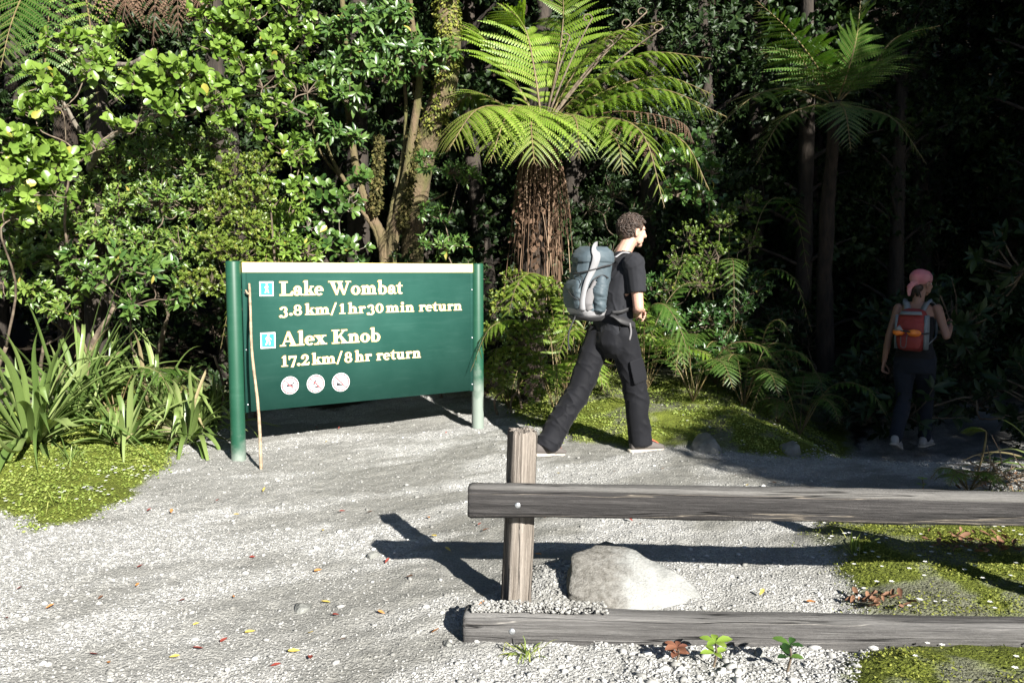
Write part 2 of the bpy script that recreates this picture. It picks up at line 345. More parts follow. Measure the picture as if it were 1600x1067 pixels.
def axis_pts(a, b, step, lo, hi):
    c = list(np.arange(a, b + 1e-6, step)); s = step; v = c[-1]
    while v < hi: s *= 1.25; v += s; c.append(v)
    s = step; v = c[0]
    while v > lo: s *= 1.25; v -= s; c.insert(0, v)
    return np.array(c)
xs, ys = axis_pts(-3.6, 4.6, 0.019, -90, 90), axis_pts(2.0, 8.6, 0.021, -70, 90)
gx, gy = np.meshgrid(xs, ys); gz = H(gx, gy)
gme = Geo(); nx, ny = len(xs), len(ys)
ii = (np.arange(ny - 1)[:, None] * nx + np.arange(nx - 1)[None]).ravel()
gme.add(np.stack([gx, gy, gz], -1).reshape(-1, 3), [np.stack([ii, ii + 1, ii + nx + 1, ii + nx], -1)])
def ground_mat():
    m, n, o = new_mat('gravel_ground')
    b = N(n, 'ShaderNodeBsdfPrincipled', Roughness=0.95); b.inputs['Specular IOR Level'].default_value = 0.15
    tc = n.nodes.new('ShaderNodeTexCoord')
    at_ = lambda s: N(n, 'ShaderNodeAttribute', attribute_name=s).outputs['Fac']
    big = N(n, 'ShaderNodeTexNoise', Scale=1.3, Detail=5.0, Roughness=0.6); n.links.new(tc.outputs['Object'], big.inputs['Vector'])
    fine = N(n, 'ShaderNodeTexNoise', Scale=90.0, Detail=6.0, Roughness=0.75); n.links.new(tc.outputs['Object'], fine.inputs['Vector'])
    vor = N(n, 'ShaderNodeTexVoronoi', Scale=75.0); n.links.new(tc.outputs['Object'], vor.inputs['Vector'])
    vor2 = N(n, 'ShaderNodeTexVoronoi', Scale=160.0); n.links.new(tc.outputs['Object'], vor2.inputs['Vector'])
    loose = at_('loose')
    base = mixc(n, loose, (0.215, 0.213, 0.197), (0.44, 0.44, 0.427))
    sv = n.nodes.new('ShaderNodeSeparateColor'); n.links.new(vor.outputs['Color'], sv.inputs[0])
    cell = ramp(n, sv.outputs[0], ((0.0, (0.72,) * 3), (0.6, (1.0,) * 3), (1.0, (1.35,) * 3)))
    lf = N(n, 'ShaderNodeMath', operation='MULTIPLY_ADD'); n.links.new(loose, lf.inputs[0]); lf.inputs[1].default_value = 0.75; lf.inputs[2].default_value = 0.12
    base = mixc(n, lf.outputs[0], base, mixc(n, 1.0, base, cell, 'MULTIPLY'))
    base = mixc(n, 1.0, base, ramp(n, fine.outputs['Fac'], ((0.25, (0.62,) * 3), (0.7, (1.22,) * 3))), 'MULTIPLY')
    base = mixc(n, 1.0, base, ramp(n, big.outputs['Fac'], ((0.3, (0.82, 0.82, 0.80)), (0.7, (1.1,) * 3))), 'MULTIPLY')
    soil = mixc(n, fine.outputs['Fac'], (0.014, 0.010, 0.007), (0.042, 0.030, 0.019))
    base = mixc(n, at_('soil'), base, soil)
    mossc = mixc(n, ramp(n, fine.outputs['Fac'], ((0.35, (0, 0, 0)), (0.65, (1, 1, 1)))), (0.045, 0.06, 0.012), (0.17, 0.20, 0.03))
    base = mixc(n, at_('moss'), base, mossc)
    n.links.new(base, b.inputs['Base Color'])
    h1 = N(n, 'ShaderNodeMath', operation='MULTIPLY_ADD'); n.links.new(vor.outputs['Distance'], h1.inputs[0]); h1.inputs[1].default_value = -1.0
    h2 = N(n, 'ShaderNodeMath', operation='MULTIPLY_ADD'); n.links.new(vor2.outputs['Distance'], h2.inputs[0]); h2.inputs[1].default_value = -0.5; n.links.new(fine.outputs['Fac'], h2.inputs[2])
    n.links.new(h2.outputs[0], h1.inputs[2])
    bs = N(n, 'ShaderNodeMath', operation='MULTIPLY_ADD'); n.links.new(loose, bs.inputs[0]); bs.inputs[1].default_value = 0.45; bs.inputs[2].default_value = 0.55
    bp = N(n, 'ShaderNodeBump', Distance=0.012); n.links.new(bs.outputs[0], bp.inputs['Strength']); n.links.new(h1.outputs[0], bp.inputs['Height'])
    n.links.new(bp.outputs[0], b.inputs['Normal']); n.links.new(b.outputs[0], o.inputs[0]); return m
M['ground'] = ground_mat()
ground = gme.obj('ground', M['ground'], smooth=True); tag(ground, 'pale grey gravel clearing with mossy banks and dark forest floor', None, None, 'structure')
def loose_f(x, y):
    "where loose pale gravel lies over the packed grit: streaks swept along the path"
    c, s = math.cos(0.5), math.sin(0.5); u, v = x * c + y * s, -x * s + y * c
    a = fbm(u * 1.5, v * 3.8, 5, 21); b = fbm(x * 1.1, y * 1.1, 3, 33)
    k = sst(0.40, 0.58, 0.62 * a + 0.38 * b)
    left = sst(0.8, -1.8, x) * 0.32
    right = 0.40 * np.exp(-((x - 0.8) ** 2 / 2.4 + (y - 4.9) ** 2 / 1.0))
    k = np.clip(k + left - right, 0, 1)
    k = np.maximum(k, np.exp(-((x - 1.2) ** 2 / 0.16 + (y - 3.35) ** 2 / 0.10)))
    return np.maximum(k, sst(3.05, 2.8, y) * sst(0.2, 0.8, x) * 0.9)
gg, ml, mb, mr = masks(gx, gy)
moss = np.maximum(np.maximum(sst(-0.03, 0.07, ml), sst(-0.03, 0.1, mb)), sst(-0.04, 0.06, mr))
moss = moss * np.where(gx < -1, 1, 0.35 + 0.65 * sst(0.33, 0.5, fbm(gx * 4, gy * 4, 4, 91)))
moss = moss * (1 - sst(8.2, 9.5, gy)) * (1 - sst(-3.9, -5, gx)) 
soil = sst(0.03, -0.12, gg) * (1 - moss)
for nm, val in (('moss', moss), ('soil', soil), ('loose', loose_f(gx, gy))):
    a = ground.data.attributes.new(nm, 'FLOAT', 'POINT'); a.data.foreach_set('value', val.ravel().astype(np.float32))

# loose gravel stones: uncountable, one object
def stone_geo(geo, x, y, s, r, sub=1, sink=0.25):
    z = H(x, y); V, F = ico(sub)
    for k in range(6):
        sel = np.arange(k, len(x), 6)
        if not len(sel): continue
        VV = V * (1 + 0.5 * (rng.random((len(V), 1)) - 0.5))
        th = rng.random(len(sel)) * 6.283; c, sn = np.cos(th), np.sin(th)
        ax = s[sel][:, None] * np.stack([0.8 + 0.5 * rng.random(len(sel)), 0.6 + 0.3 * rng.random(len(sel)), 0.4 + 0.25 * rng.random(len(sel))], -1)
        L = VV[None] * ax[:, None]
        X = L[..., 0] * c[:, None] - L[..., 1] * sn[:, None] + x[sel][:, None]; Yv = L[..., 0] * sn[:, None] + L[..., 1] * c[:, None] + y[sel][:, None]
        Z = L[..., 2] + (z[sel] + s[sel] * (0.5 - sink) * 0.6)[:, None]
        n, m = len(sel), len(V)
        geo.add(np.stack([X, Yv, Z], -1).reshape(-1, 3), [(F[None] + (np.arange(n) * m)[:, None, None]).reshape(-1, 3)], np.repeat(r[sel], m))
def stone_mat(name, a, b):
    m, n, o = new_mat(name); q = N(n, 'ShaderNodeBsdfPrincipled', Roughness=0.85); q.inputs['Specular IOR Level'].default_value = 0.25
    t = N(n, 'ShaderNodeAttribute', attribute_name='rnd'); tc = n.nodes.new('ShaderNodeTexCoord')
    z = N(n, 'ShaderNodeTexNoise', Scale=60.0, Detail=4.0); n.links.new(tc.outputs['Object'], z.inputs['Vector'])
    c = mixc(n, 1.0, ramp(n, t.outputs['Fac'], ((0, a), (1, b))), ramp(n, z.outputs['Fac'], ((0.3, (0.8,) * 3), (0.7, (1.1,) * 3))), 'MULTIPLY')
    n.links.new(c, q.inputs['Base Color']); n.links.new(q.outputs[0], o.inputs[0]); return m
M['pebble'] = stone_mat('pebble_stone', (0.17, 0.169, 0.158), (0.50, 0.50, 0.485))
pg = Geo()
Np = 120000
yy = 2.35 + 6.2 * rng.random(Np) ** 1.35; xx = (rng.random(Np) * 2 - 1) * (0.72 * yy + 0.25)
gg, ml, mb, mr = masks(xx, yy); lo = loose_f(xx, yy)
keep = (gg > -0.06) & (rng.random(Np) < 0.22 + 0.78 * lo) & (xx < 4.4)
xx, yy, lo = xx[keep], yy[keep], lo[keep]
ss = 0.0026 + 0.0045 * rng.random(len(xx)) ** 2.4 + np.where(rng.random(len(xx)) < 0.035, 0.014 * rng.random(len(xx)) ** 1.6, 0)
ss *= np.where((yy < 3.1) & (xx > .4), 1.4, 1.0)
stone_geo(pg, xx, yy, ss, np.clip(rng.random(len(xx)) * (0.35 + 0.65 * lo) + 0.1 * lo, 0, 1))
tag(pg.obj('gravel', M['pebble']), 'loose pale grey gravel scattered over the clearing', None, None, 'stuff')

# moss and ground cover (uncountable)
def cover(name, label, poly, mat, n, size, box_, up=0.8, tm=LEAF_SMALL, flowers=0, fl_box=None, gate=(.3, .55)):
    x = box_[0] + (box_[1] - box_[0]) * rng.random(n); y = box_[2] + (box_[3] - box_[2]) * rng.random(n)
    j = (fbm(x * 5, y * 5, 3, 40) - 0.5) * 0.22
    sd = poly_sd(poly, x, y) - j; dens = fbm(x * 3, y * 3, 3, 77)
    k = (sd > -0.10) & (np.abs(y - (2.985 - .02 * x)) > np.where(x > 1.0, .135, 0)) & (rng.random(n) < np.clip(sst(-0.12, 0.2, sd) * sst(gate[0], gate[1], dens) * (0.5 + 1.3 * (dens - 0.25)), 0.03, 1)); x, y = x[k], y[k]
    if not len(x): return
    P = np.stack([x, y, H(x, y) + 0.004 + 0.02 * rng.random(len(x)) * fbm(x * 9, y * 9, 2, 5)], -1)
    F = nrm(rng.normal(size=(len(x), 3)) * (1, 1, 0.35) + (0, 0, 0.25)); U = nrm(rng.normal(size=(len(x), 3)) * 0.5 + (0, -0.1, up))
    g = Geo(); inst(g, tm, P, F, U, size * (0.6 + 0.8 * rng.random(len(x))), np.clip(0.6 * dens[k] + 0.5 * rng.random(len(x)), 0, 1))
    tag(g.obj(name, mat), label, None, None, 'stuff')
    if flowers:
        fb = fl_box; fx = fb[0] + (fb[1] - fb[0]) * rng.random(flowers * 4); fy = fb[2] + (fb[3] - fb[2]) * rng.random(flowers * 4)
        q = (poly_sd(poly, fx, fy) > 0.05) & (fbm(fx * 4, fy * 4, 2, 12) > 0.45) & (np.abs(fy - (2.985 - .02 * fx)) > np.where(fx > 1.0, .14, 0)); fx, fy = fx[q][:flowers], fy[q][:flowers]
        g = Geo()
        for a, b in zip(fx, fy):
            c = np.array((a, b, Hs(a, b) + 0.022)); k5 = 5; th = rng.random() * 6 + np.arange(k5) * 6.283 / k5
            inst(g, LEAF_CARD, np.repeat(c[None], k5, 0), np.stack([np.cos(th), np.sin(th), np.full(k5, 0.25)], -1), np.tile((0, -0.2, 1.0), (k5, 1)), np.full(k5, 0.009 + 0.004 * rng.random()), np.full(k5, rng.random()))
        tag(g.obj('white_flowers', M['flower']), 'tiny white starry flowers dotted over ' + label.split(' ', 1)[1], None, None, 'stuff')
cover('ground_cover', 'bright yellow green creeping ground cover on the bank left of the sign', PL_ML, M['moss'], 60000, 0.017, (-4.6, -1.6, 4.2, 7.2), flowers=60, fl_box=(-3.3, -2.2, 4.6, 5.6), gate=(.22, .45))
cover('ground_cover', 'yellow green moss and clover on the bank behind the walking man', PL_MB, M['moss'], 36000, 0.019, (-0.3, 3.2, 5.8, 9.0), flowers=50, fl_box=(1.2, 3.0, 6.0, 8.0))
cover('ground_cover', 'olive moss mound behind the fence rails', PL_MR, M['mossd'], 80000, 0.011, (1.2, 4.6, 2.2, 5.8), flowers=80, fl_box=(1.3, 2.7, 2.4, 4.3))
# ------------------------------------------------------------------ the track sign
def paint(name, col, rough=0.45, dirt=None, spec=0.4, dust=0.0):
    m, n, o = new_mat(name); b = N(n, 'ShaderNodeBsdfPrincipled', Roughness=rough); b.inputs['Specular IOR Level'].default_value = spec
    tc = n.nodes.new('ShaderNodeTexCoord'); z = N(n, 'ShaderNodeTexNoise', Scale=4.0, Detail=5.0); n.links.new(tc.outputs['Object'], z.inputs['Vector'])
    c = mixc(n, ramp(n, z.outputs['Fac'], ((0.35, (0, 0, 0)), (0.75, (1, 1, 1)))), col, dirt or tuple(v * 1.18 + 0.004 for v in col))
    st_ = n.nodes.new('ShaderNodeMapping'); st_.inputs['Scale'].default_value = (3, 3, 26); st_.inputs['Rotation'].default_value = (0, .12, .2); n.links.new(tc.outputs['Object'], st_.inputs[0])
    sn = N(n, 'ShaderNodeTexNoise', Scale=1.0, Detail=6.0, Roughness=.7); n.links.new(st_.outputs[0], sn.inputs['Vector'])
    c = mixc(n, ramp(n, sn.outputs['Fac'], ((.52, (0, 0, 0)), (.75, (.22,) * 3))), c, tuple(min(v * 1.6 + .03, .85) for v in col))
    if dust:   # road dust splashed on the foot of the post
        sx = n.nodes.new('ShaderNodeSeparateXYZ'); n.links.new(tc.outputs['Object'], sx.inputs[0])
        zz = N(n, 'ShaderNodeTexNoise', Scale=9.0, Detail=6.0); n.links.new(tc.outputs['Object'], zz.inputs['Vector'])
        ad = N(n, 'ShaderNodeMath', operation='MULTIPLY_ADD'); n.links.new(zz.outputs['Fac'], ad.inputs[0]); ad.inputs[1].default_value = -0.6; mo = N(n, 'ShaderNodeMath', operation='ADD'); n.links.new(sx.outputs[2], mo.inputs[0]); mo.inputs[1].default_value = 0.42 - dust; n.links.new(mo.outputs[0], ad.inputs[2])
        c = mixc(n, ramp(n, ad.outputs[0], ((0.0, (0.5,) * 3), (0.26, (0, 0, 0)))) , c, (0.34, 0.36, 0.33))
    n.links.new(c, b.inputs['Base Color']); n.links.new(b.outputs[0], o.inputs[0]); return m
M['green'] = paint('sign_green_paint', (0.014, 0.056, 0.044), 0.65, spec=0.06)
M['postgreen'] = paint('post_green_paint', (0.008, 0.055, 0.031), 0.45, dust=0.06)
M['postdusty'] = paint('post_green_paint_dusty', (0.008, 0.055, 0.031), 0.45, dust=0.40)
M['cream'] = paint('cream_lettering', (0.80, 0.70, 0.42), 0.5, (0.82, 0.73, 0.46))
M['amber'] = paint('amber_edge', (0.42, 0.24, 0.035), 0.5)
M['yellow'] = paint('yellow_band', (0.83, 0.66, 0.22), 0.45, (0.85, 0.70, 0.28))
M['white'] = paint('white_sign', (0.80, 0.80, 0.80), 0.5, (0.82, 0.82, 0.82)); M['cyan'] = paint('blue_sign', (0.02, 0.36, 0.62), 0.45)
M['red'] = paint('red_sign', (0.55, 0.08, 0.09), 0.5); M['black'] = paint('black_sign', (0.02, 0.015, 0.02), 0.5)
M['steel'] = plain('zinc_steel', (0.55, 0.57, 0.6), 0.35, metal=0.8)
A0, B0 = gxy(373, 717), gxy(746.5, 669)
ex = nrm((B0 - A0) * (1, 1, 0)); ez = np.array((0, 0, 1.0)); en = np.cross(ex, ez)      # en points at the camera
if en[1] > 0: en = -en
PO = A0 + en * 0.012                                                                  # panel front plane passes here
def sp(px, py):
    d = at(px, py, 1.0) - np.array((0, 0, CAM_H)); o = np.array((0, 0, CAM_H))
    t = (PO - o).dot(en) / d.dot(en); q = o + d * t - PO
    return np.array((q.dot(ex), q[2]))
def on(s, z, lift=0.0): return PO + ex * s + ez * z + en * lift
sign = thing('track_sign', 'dark green track sign on two round posts listing Lake Wombat and Alex Knob', 'sign', A0)
zl, zr = at(369, 408, A0[1])[2], at(747, 412, B0[1])[2]
for p, z1, mt in ((A0, zl, 'postgreen'), (B0, zr, 'postdusty')):
    g = Geo(); tube(g, [p - ez * 0.3, p + ez * 0.02, p + ez * 0.5, (p[0], p[1], z1 - 0.01), (p[0], p[1], z1 - 0.003), (p[0], p[1], z1)], [0.055, 0.055, 0.055, 0.055, 0.053, 0.047], 28)
    post = bpy.data.objects.new('post', g.mesh('post', p, True)); post.data.materials.append(M[mt]); sc.collection.objects.link(post); ORG[post.name] = p
    post.parent = sign; post.location = tuple(p - A0)
    sm = post.data.polygons; 
Lp = np.linalg.norm((B0 - A0)[:2])
sl, sr = 0.062, Lp - 0.055
ztl, zbl = sp(386, 410)[1], sp(388, 641)[1]; ztr, zbr = sp(737, 413)[1], sp(737, 612)[1]
zt, zb = (ztl + ztr) / 2, (zbl + zbr) / 2
g = Geo(); V = []
for lf in (0.0, -0.02):
    for s, z in ((sl, zb), (sr, zb), (sr, zt), (sl, zt)): V.append(on(s, z, lf))
g.add(V, [np.array([(0, 1, 2, 3), (5, 4, 7, 6), (0, 4, 5, 1), (3, 2, 6, 7), (0, 3, 7, 4), (1, 5, 6, 2)])])
panel = g.obj('panel', M['green'], sign)
zband = (sp(386, 424)[1] + sp(737, 427)[1]) / 2
g = Geo(); g.add([on(sl, zband, 0.003), on(sr, zband, 0.003), on(sr, zt + .002, 0.003), on(sl, zt + .002, 0.003), on(sl, zt + .002, -0.021), on(sr, zt + .002, -0.021)], [np.array([(0, 1, 2, 3), (3, 2, 5, 4)])])
g.obj('yellow_band', M['yellow'], panel)
for s0, s1 in ((sl - 0.004, sl + 0.032), (sr - 0.03, sr + 0.003)):
    g = Geo(); g.add([on(s0, zb - .004, 0.004), on(s1, zb - .004, 0.004), on(s1, zband, 0.004), on(s0, zband, 0.004), on(s0, zb - .004, -0.01), on(s1, zb - .004, -0.01), on(s1, zband, -.01), on(s0, zband, -.01)],
          [np.array([(0, 1, 2, 3), (0, 4, 5, 1), (1, 5, 6, 2), (0, 3, 7, 4)])])
    g.obj('mounting_flange', M['green'], panel)
for s in (sl + 0.014, sr - 0.012):
    for f in (0.05, 0.42, 0.8):
        g = Geo(); ball(g, on(s, zb + (zt - zb) * f, 0.004), (0.008, 0.008, 0.008), 2); g.obj('screw', M['steel'], panel)

# glyphs: strokes in units of the cap height; R rect, P convex polygon, E elliptic ring (arc a0..a1 degrees), D dot
def Rr(x0, y0, x1, y1): return ('P', [(x0, y0), (x1, y0), (x1, y1), (x0, y1)])
def Pp(*q): return ('P', list(q))
def Ee(cx, cy, rx, ry, tx, ty, a0=0, a1=360): return ('E', (cx, cy, rx, ry, tx, ty, a0, a1))
def Dd(cx, cy, r): return ('E', (cx, cy, r, r, r, r, 0, 360))
X = 0.66; SF = 0.075
def stm(x, y1, top=True, bot=True, wd=0.19, y0=0.0):
    q = [Rr(x, y0, x + wd, y1)]
    if bot: q.append(Rr(x - 0.085, y0, x + wd + 0.085, y0 + SF))
    if top: q.append(Pp((x - 0.10, y1 - 0.10), (x, y1 - 0.13), (x + wd * 0.5, y1), (x - 0.02, y1 - 0.02)))
    return q
def arch(x0, x1, xh=X):   # joins a stem at x0 to a stem ending at x1
    cx, rx = (x0 + x1) / 2, (x1 - x0) / 2
    return [Ee(cx, xh - 0.25, rx, 0.27, 0.16, 0.13, 0, 150)]
GL = {
 'L': (0.84, [Rr(.13, 0, .36, 1), Rr(0.0, .93, .50, 1), Rr(0.0, 0, .80, .085), Pp((.80, 0), (.83, .30), (.77, .30), (.62, .085))]),
 'W': (1.48, [Pp((.06, 1), (.32, 1), (.56, 0), (.46, 0)), Pp((.47, 0), (.55, 0), (.80, .93), (.72, .93)), Pp((.54, 1), (.80, 1), (1.04, 0), (.94, 0)), Pp((.95, 0), (1.03, 0), (1.36, 1), (1.26, 1)), Rr(-.04, .93, .44, 1), Rr(.50, .93, .92, 1), Rr(1.12, .93, 1.48, 1)]),
 'A': (1.04, [Pp((.10, 0), (.18, 0), (.52, 1), (.44, 1)), Pp((.42, 1.02), (.56, 1.02), (.94, 0), (.68, 0)), Rr(.26, .30, .74, .38), Rr(-.02, 0, .32, .07), Rr(.56, 0, 1.06, .07)]),
 'K': (1.02, [Rr(.12, 0, .35, 1), Rr(0, .93, .47, 1), Rr(0, 0, .47, .07), Pp((.33, .44), (.40, .38), (.84, .95), (.74, .95)), Pp((.42, .58), (.56, .62), (.98, .03), (.70, .03)), Rr(.60, .93, .98, 1), Rr(.58, 0, 1.06, .07)]),
 'a': (.63, [Ee(.29, .43, .24, .25, .17, .10, 0, 165), Rr(.35, .06, .53, .46), Ee(.24, .185, .22, .20, .15, .085), Pp((.40, .10), (.52, .0), (.63, .03), (.63, .09)), Dd(.12, .46, .085)]),
 'k': (.74, stm(.12, 1.06) + [Pp((.30, .28), (.37, .24), (.64, .63), (.54, .63)), Pp((.36, .40), (.48, .44), (.74, .03), (.50, .03)), Rr(.46, .60, .70, X), Rr(.42, 0, .80, .07)]),
 'e': (.62, [Ee(.31, .32, .29, .34, .17, .09, 0, 318), Rr(.12, .31, .59, .385)]),
 'o': (.68, [Ee(.33, .32, .31, .34, .18, .09)]),
 'm': (1.20, stm(.12, X) + arch(.24, .65) + stm(.47, .45, False) + arch(.60, 1.02) + stm(.83, .45, False)),
 'n': (.82, stm(.12, X) + arch(.24, .68) + stm(.49, .45, False)),
 'h': (.82, stm(.12, 1.06) + arch(.24, .68) + stm(.49, .45, False)),
 'r': (.60, stm(.12, X) + [Ee(.42, .42, .19, .24, .12, .13, 60, 170), Dd(.49, .555, .105)]),
 'b': (.73, [Rr(.10, .0, .28, 1.06), Pp((.0, .96), (.10, .93), (.19, 1.06), (.08, 1.04)), Ee(.36, .32, .31, .34, .17, .09)]),
 't': (.48, [Rr(.12, .10, .30, X), Pp((.12, X), (.30, X), (.30, .88), (.26, .88)), Rr(.0, X - .075, .46, X), Ee(.31, .16, .19, .17, .15, .10, 180, 330)]),
 'l': (.43, stm(.12, 1.06)),
 'x': (.74, [Pp((.05, .63), (.30, .63), (.68, .03), (.43, .03)), Pp((.08, .03), (.17, .03), (.63, .63), (.54, .63)), Rr(-.02, .59, .36, X), Rr(.44, .59, .72, X), Rr(-.02, 0, .28, .07), Rr(.36, 0, .76, .07)]),
 'i': (.43, stm(.12, X) + [Dd(.21, .88, .115)]),
 'u': (.82, [Rr(.11, .20, .29, X), Rr(.0, X - .07, .2, X), Ee(.33, .23, .22, .25, .17, .12, 180, 350), Rr(.48, .0, .66, X), Rr(.38, X - .07, .56, X), Rr(.60, 0, .76, .07)]),
 '1': (.55, [Rr(.18, 0, .36, .95), Rr(.04, 0, .50, .075), Pp((.05, .78), (.18, .76), (.36, .97), (.28, .97))]),
 '2': (.66, [Ee(.30, .68, .27, .29, .17, .10, -35, 170), Pp((.02, .06), (.20, .06), (.56, .58), (.40, .52)), Rr(.02, 0, .58, .15), Pp((.58, 0), (.64, .26), (.58, .26), (.50, .15)), Dd(.12, .68, .10)]),
 '3': (.66, [Ee(.29, .55, .24, .26, .16, .09, -70, 165), Ee(.27, .10, .29, .30, .17, .10, -165, 85), Dd(.10, .62, .09), Dd(.06, -.08, .10)]),
 '8': (.68, [Ee(.31, .68, .25, .27, .15, .085), Ee(.31, .25, .30, .28, .16, .09)]),
 '7': (.62, [Rr(.03, .74, .60, .90), Pp((.18, -.10), (.36, -.10), (.60, .80), (.50, .80)), Pp((.03, .58), (.08, .58), (.16, .74), (.03, .74))]),
 '0': (.70, [Ee(.33, .44, .31, .46, .17, .09)]),
 '.': (.32, [Dd(.14, .10, .115)]), '/': (.50, [Pp((.0, -.10), (.11, -.10), (.48, 1.08), (.37, 1.08))]), ' ': (.36, []), '~': (.14, []),
}
def glyph(geo, prims, ox, oz, k, sx, lift, grow):
    for kk, (t, d) in enumerate(prims):
        lf = lift + 0.00035 * kk
        if t == 'P':
            q = np.array(d, float); c = q.mean(0)
            if grow:   # push every edge out
                n = len(q); A = 0.5 * sum(q[i][0] * q[(i + 1) % n][1] - q[(i + 1) % n][0] * q[i][1] for i in range(n)); sg = 1 if A > 0 else -1
                e = nrm(np.roll(q, -1, 0) - q); nn = np.stack([e[:, 1], -e[:, 0]], -1) * sg; mm = nrm(nn + np.roll(nn, 1, 0)); q = q + mm * grow * 1.25
            geo.add([on(ox + x * k * sx, oz + y * k, lf) for x, y in q], [np.arange(len(q))])
        else:
            cx, cz, rx, rz, tx, tz, a0, a1 = d; m = 30; th = np.radians(np.linspace(a0, a1, m))
            o_ = [on(ox + (cx + (rx + grow) * c) * k * sx, oz + (cz + (rz + grow) * s) * k, lf) for c, s in zip(np.cos(th), np.sin(th))]
            ix, iz = max(rx - tx - grow, 0.0), max(rz - tz - grow, 0.0)
            i_ = [on(ox + (cx + ix * c) * k * sx, oz + (cz + iz * s) * k, lf) for c, s in zip(np.cos(th), np.sin(th))]
            a = np.arange(m - 1); geo.add(o_ + i_, [np.stack([a, a + 1, m + a + 1, m + a], -1)])
def text_line(txt, x0px, x1px, basepx, baseR, cappx):
    a, b = sp(x0px, basepx), sp(x1px, baseR); k = sp(x0px, basepx - cappx)[1] - a[1]
    tot = sum(GL[c][0] for c in txt); sx = (b[0] - a[0]) / (tot * k)
    gc, ga = Geo(), Geo(); x = a[0]
    z0 = (a[1] + b[1]) / 2
    for c in txt + ' ':
        if c in ' ~' and gc.n:       # a word ends: it is a part of the panel
            gc.obj('lettering', M['cream'], panel); ga.obj('letter_outline', M['amber'], panel); gc, ga = Geo(), Geo()
        glyph(gc, GL[c][1], x, z0, k, sx, 0.0045, 0.0); glyph(ga, GL[c][1], x, z0, k, sx, 0.0012, 0.028)
        x += GL[c][0] * k * sx
text_line('Lake Wombat', 437, 629, 461.5, 459.5, 22)
text_line('3.8~km/~1~hr~30~min return', 437, 722, 491, 486.5, 17)
text_line('Alex Knob', 438, 595, 540, 534, 22)
text_line('17.2~km/~8~hr return', 439, 658, 571, 560, 17.5)
def flat(geo, pts, lift): geo.add([on(s, z, lift) for s, z in pts], [np.arange(len(pts))])
def disc(geo, c, r, lift, r2=None, n=40):
    th = np.linspace(0, 2 * np.pi, n, endpoint=False); o_ = [on(c[0] + r * math.cos(t), c[1] + r * math.sin(t), lift) for t in th]
    if r2 is None: geo.add(o_, [np.arange(n)]); return
    i_ = [on(c[0] + r2 * math.cos(t), c[1] + r2 * math.sin(t), lift) for t in th]; a = np.arange(n); b = (a + 1) % n
    geo.add(o_ + i_, [np.stack([a, b, n + b, n + a], -1)])
WALK = [[(-.06, .56), (.06, .56), (.13, .28), (.10, .02), (-.10, .02), (-.16, .28)], [(.02, .50), (.10, .50), (.30, .22), (.24, .16)], [(-.06, .50), (-.12, .46), (-.32, .16), (-.24, .12)], [(-.10, .10), (.02, .06), (-.14, -.58), (-.30, -.58)], [(-.02, .06), (.11, .10), (.32, -.58), (.16, -.58)]]
TRAMP = [[(-.20, .50), (.08, .56), (.12, .30), (.10, .02), (-.12, .02), (-.34, .16)], [(.04, .46), (.12, .44), (.46, .14), (.38, .06)], [(-.10, .10), (.02, .06), (-.20, -.58), (-.38, -.58)], [(-.02, .06), (.11, .10), (.26, -.20), (.12, -.22)], [(.12, -.18), (.26, -.18), (.24, -.58), (.08, -.58)]]
for (p0, p1, fig, head) in (((405, 440), (427.5, 462.5), WALK, (.02, .72)), ((406.5, 520), (430.5, 543.5), TRAMP, (.06, .74))):
    a, b = sp(p0[0], p0[1]), sp(p1[0], p1[1]); c = (a + b) / 2; hw = (b[0] - a[0]) / 2; hh = abs(a[1] - b[1]) / 2
    g = Geo(); flat(g, [(c[0] - hw, c[1] - hh), (c[0] + hw, c[1] - hh), (c[0] + hw, c[1] + hh), (c[0] - hw, c[1] + hh)], 0.002); pl = g.obj('walker_symbol', M['white'], panel)
    g = Geo(); q = 0.83; flat(g, [(c[0] - hw * q, c[1] - hh * q), (c[0] + hw * q, c[1] - hh * q), (c[0] + hw * q, c[1] + hh * q), (c[0] - hw * q, c[1] + hh * q)], 0.004); g.obj('blue_field', M['cyan'], panel)
    g = Geo(); k = hh * 0.98
    for i, po in enumerate(fig): flat(g, [(c[0] + x * k, c[1] + z * k) for x, z in po], 0.006 + 0.0004 * i)
    disc(g, (c[0] + head[0] * k, c[1] + head[1] * k), 0.14 * k, 0.009); g.obj('walking_figure', M['white'], panel)
DOG = [[(-.40, .10), (.30, .14), (.30, -.12), (-.30, -.12)], [(-.42, .16), (-.30, .10), (-.28, -.12), (-.40, -.40), (-.46, -.40), (-.38, -.1)], [(.20, .10), (.32, .05), (.36, -.40), (.30, -.40)], [(.22, .12), (.34, .08), (.56, .34), (.34, .38)], [(.34, .38), (.36, .24), (.66, .22), (.66, .32)]]
BIKE = [[(-.36, -.44), (.42, -.44), (.42, -.08)], [(-.24, .10), (.0, .10), (.06, .36), (-.14, .38)], [(-.05, .36), (.06, .34), (.34, .22), (.30, .16)], [(-.34, .02), (-.22, -.16), (-.10, -.04), (-.22, .12)], [(.04, .02), (.16, -.12), (.26, .0), (.14, .14)]]
CAMP = [[(-.52, -.36), (.40, -.36), (-.52, .05)], [(-.12, .36), (.0, .50), (.04, .44), (-.06, .30)], [(.0, .50), (.22, .42), (.2, .36), (.02, .42)], [(.02, .44), (.08, .42), (.14, .0), (.08, .0)]]
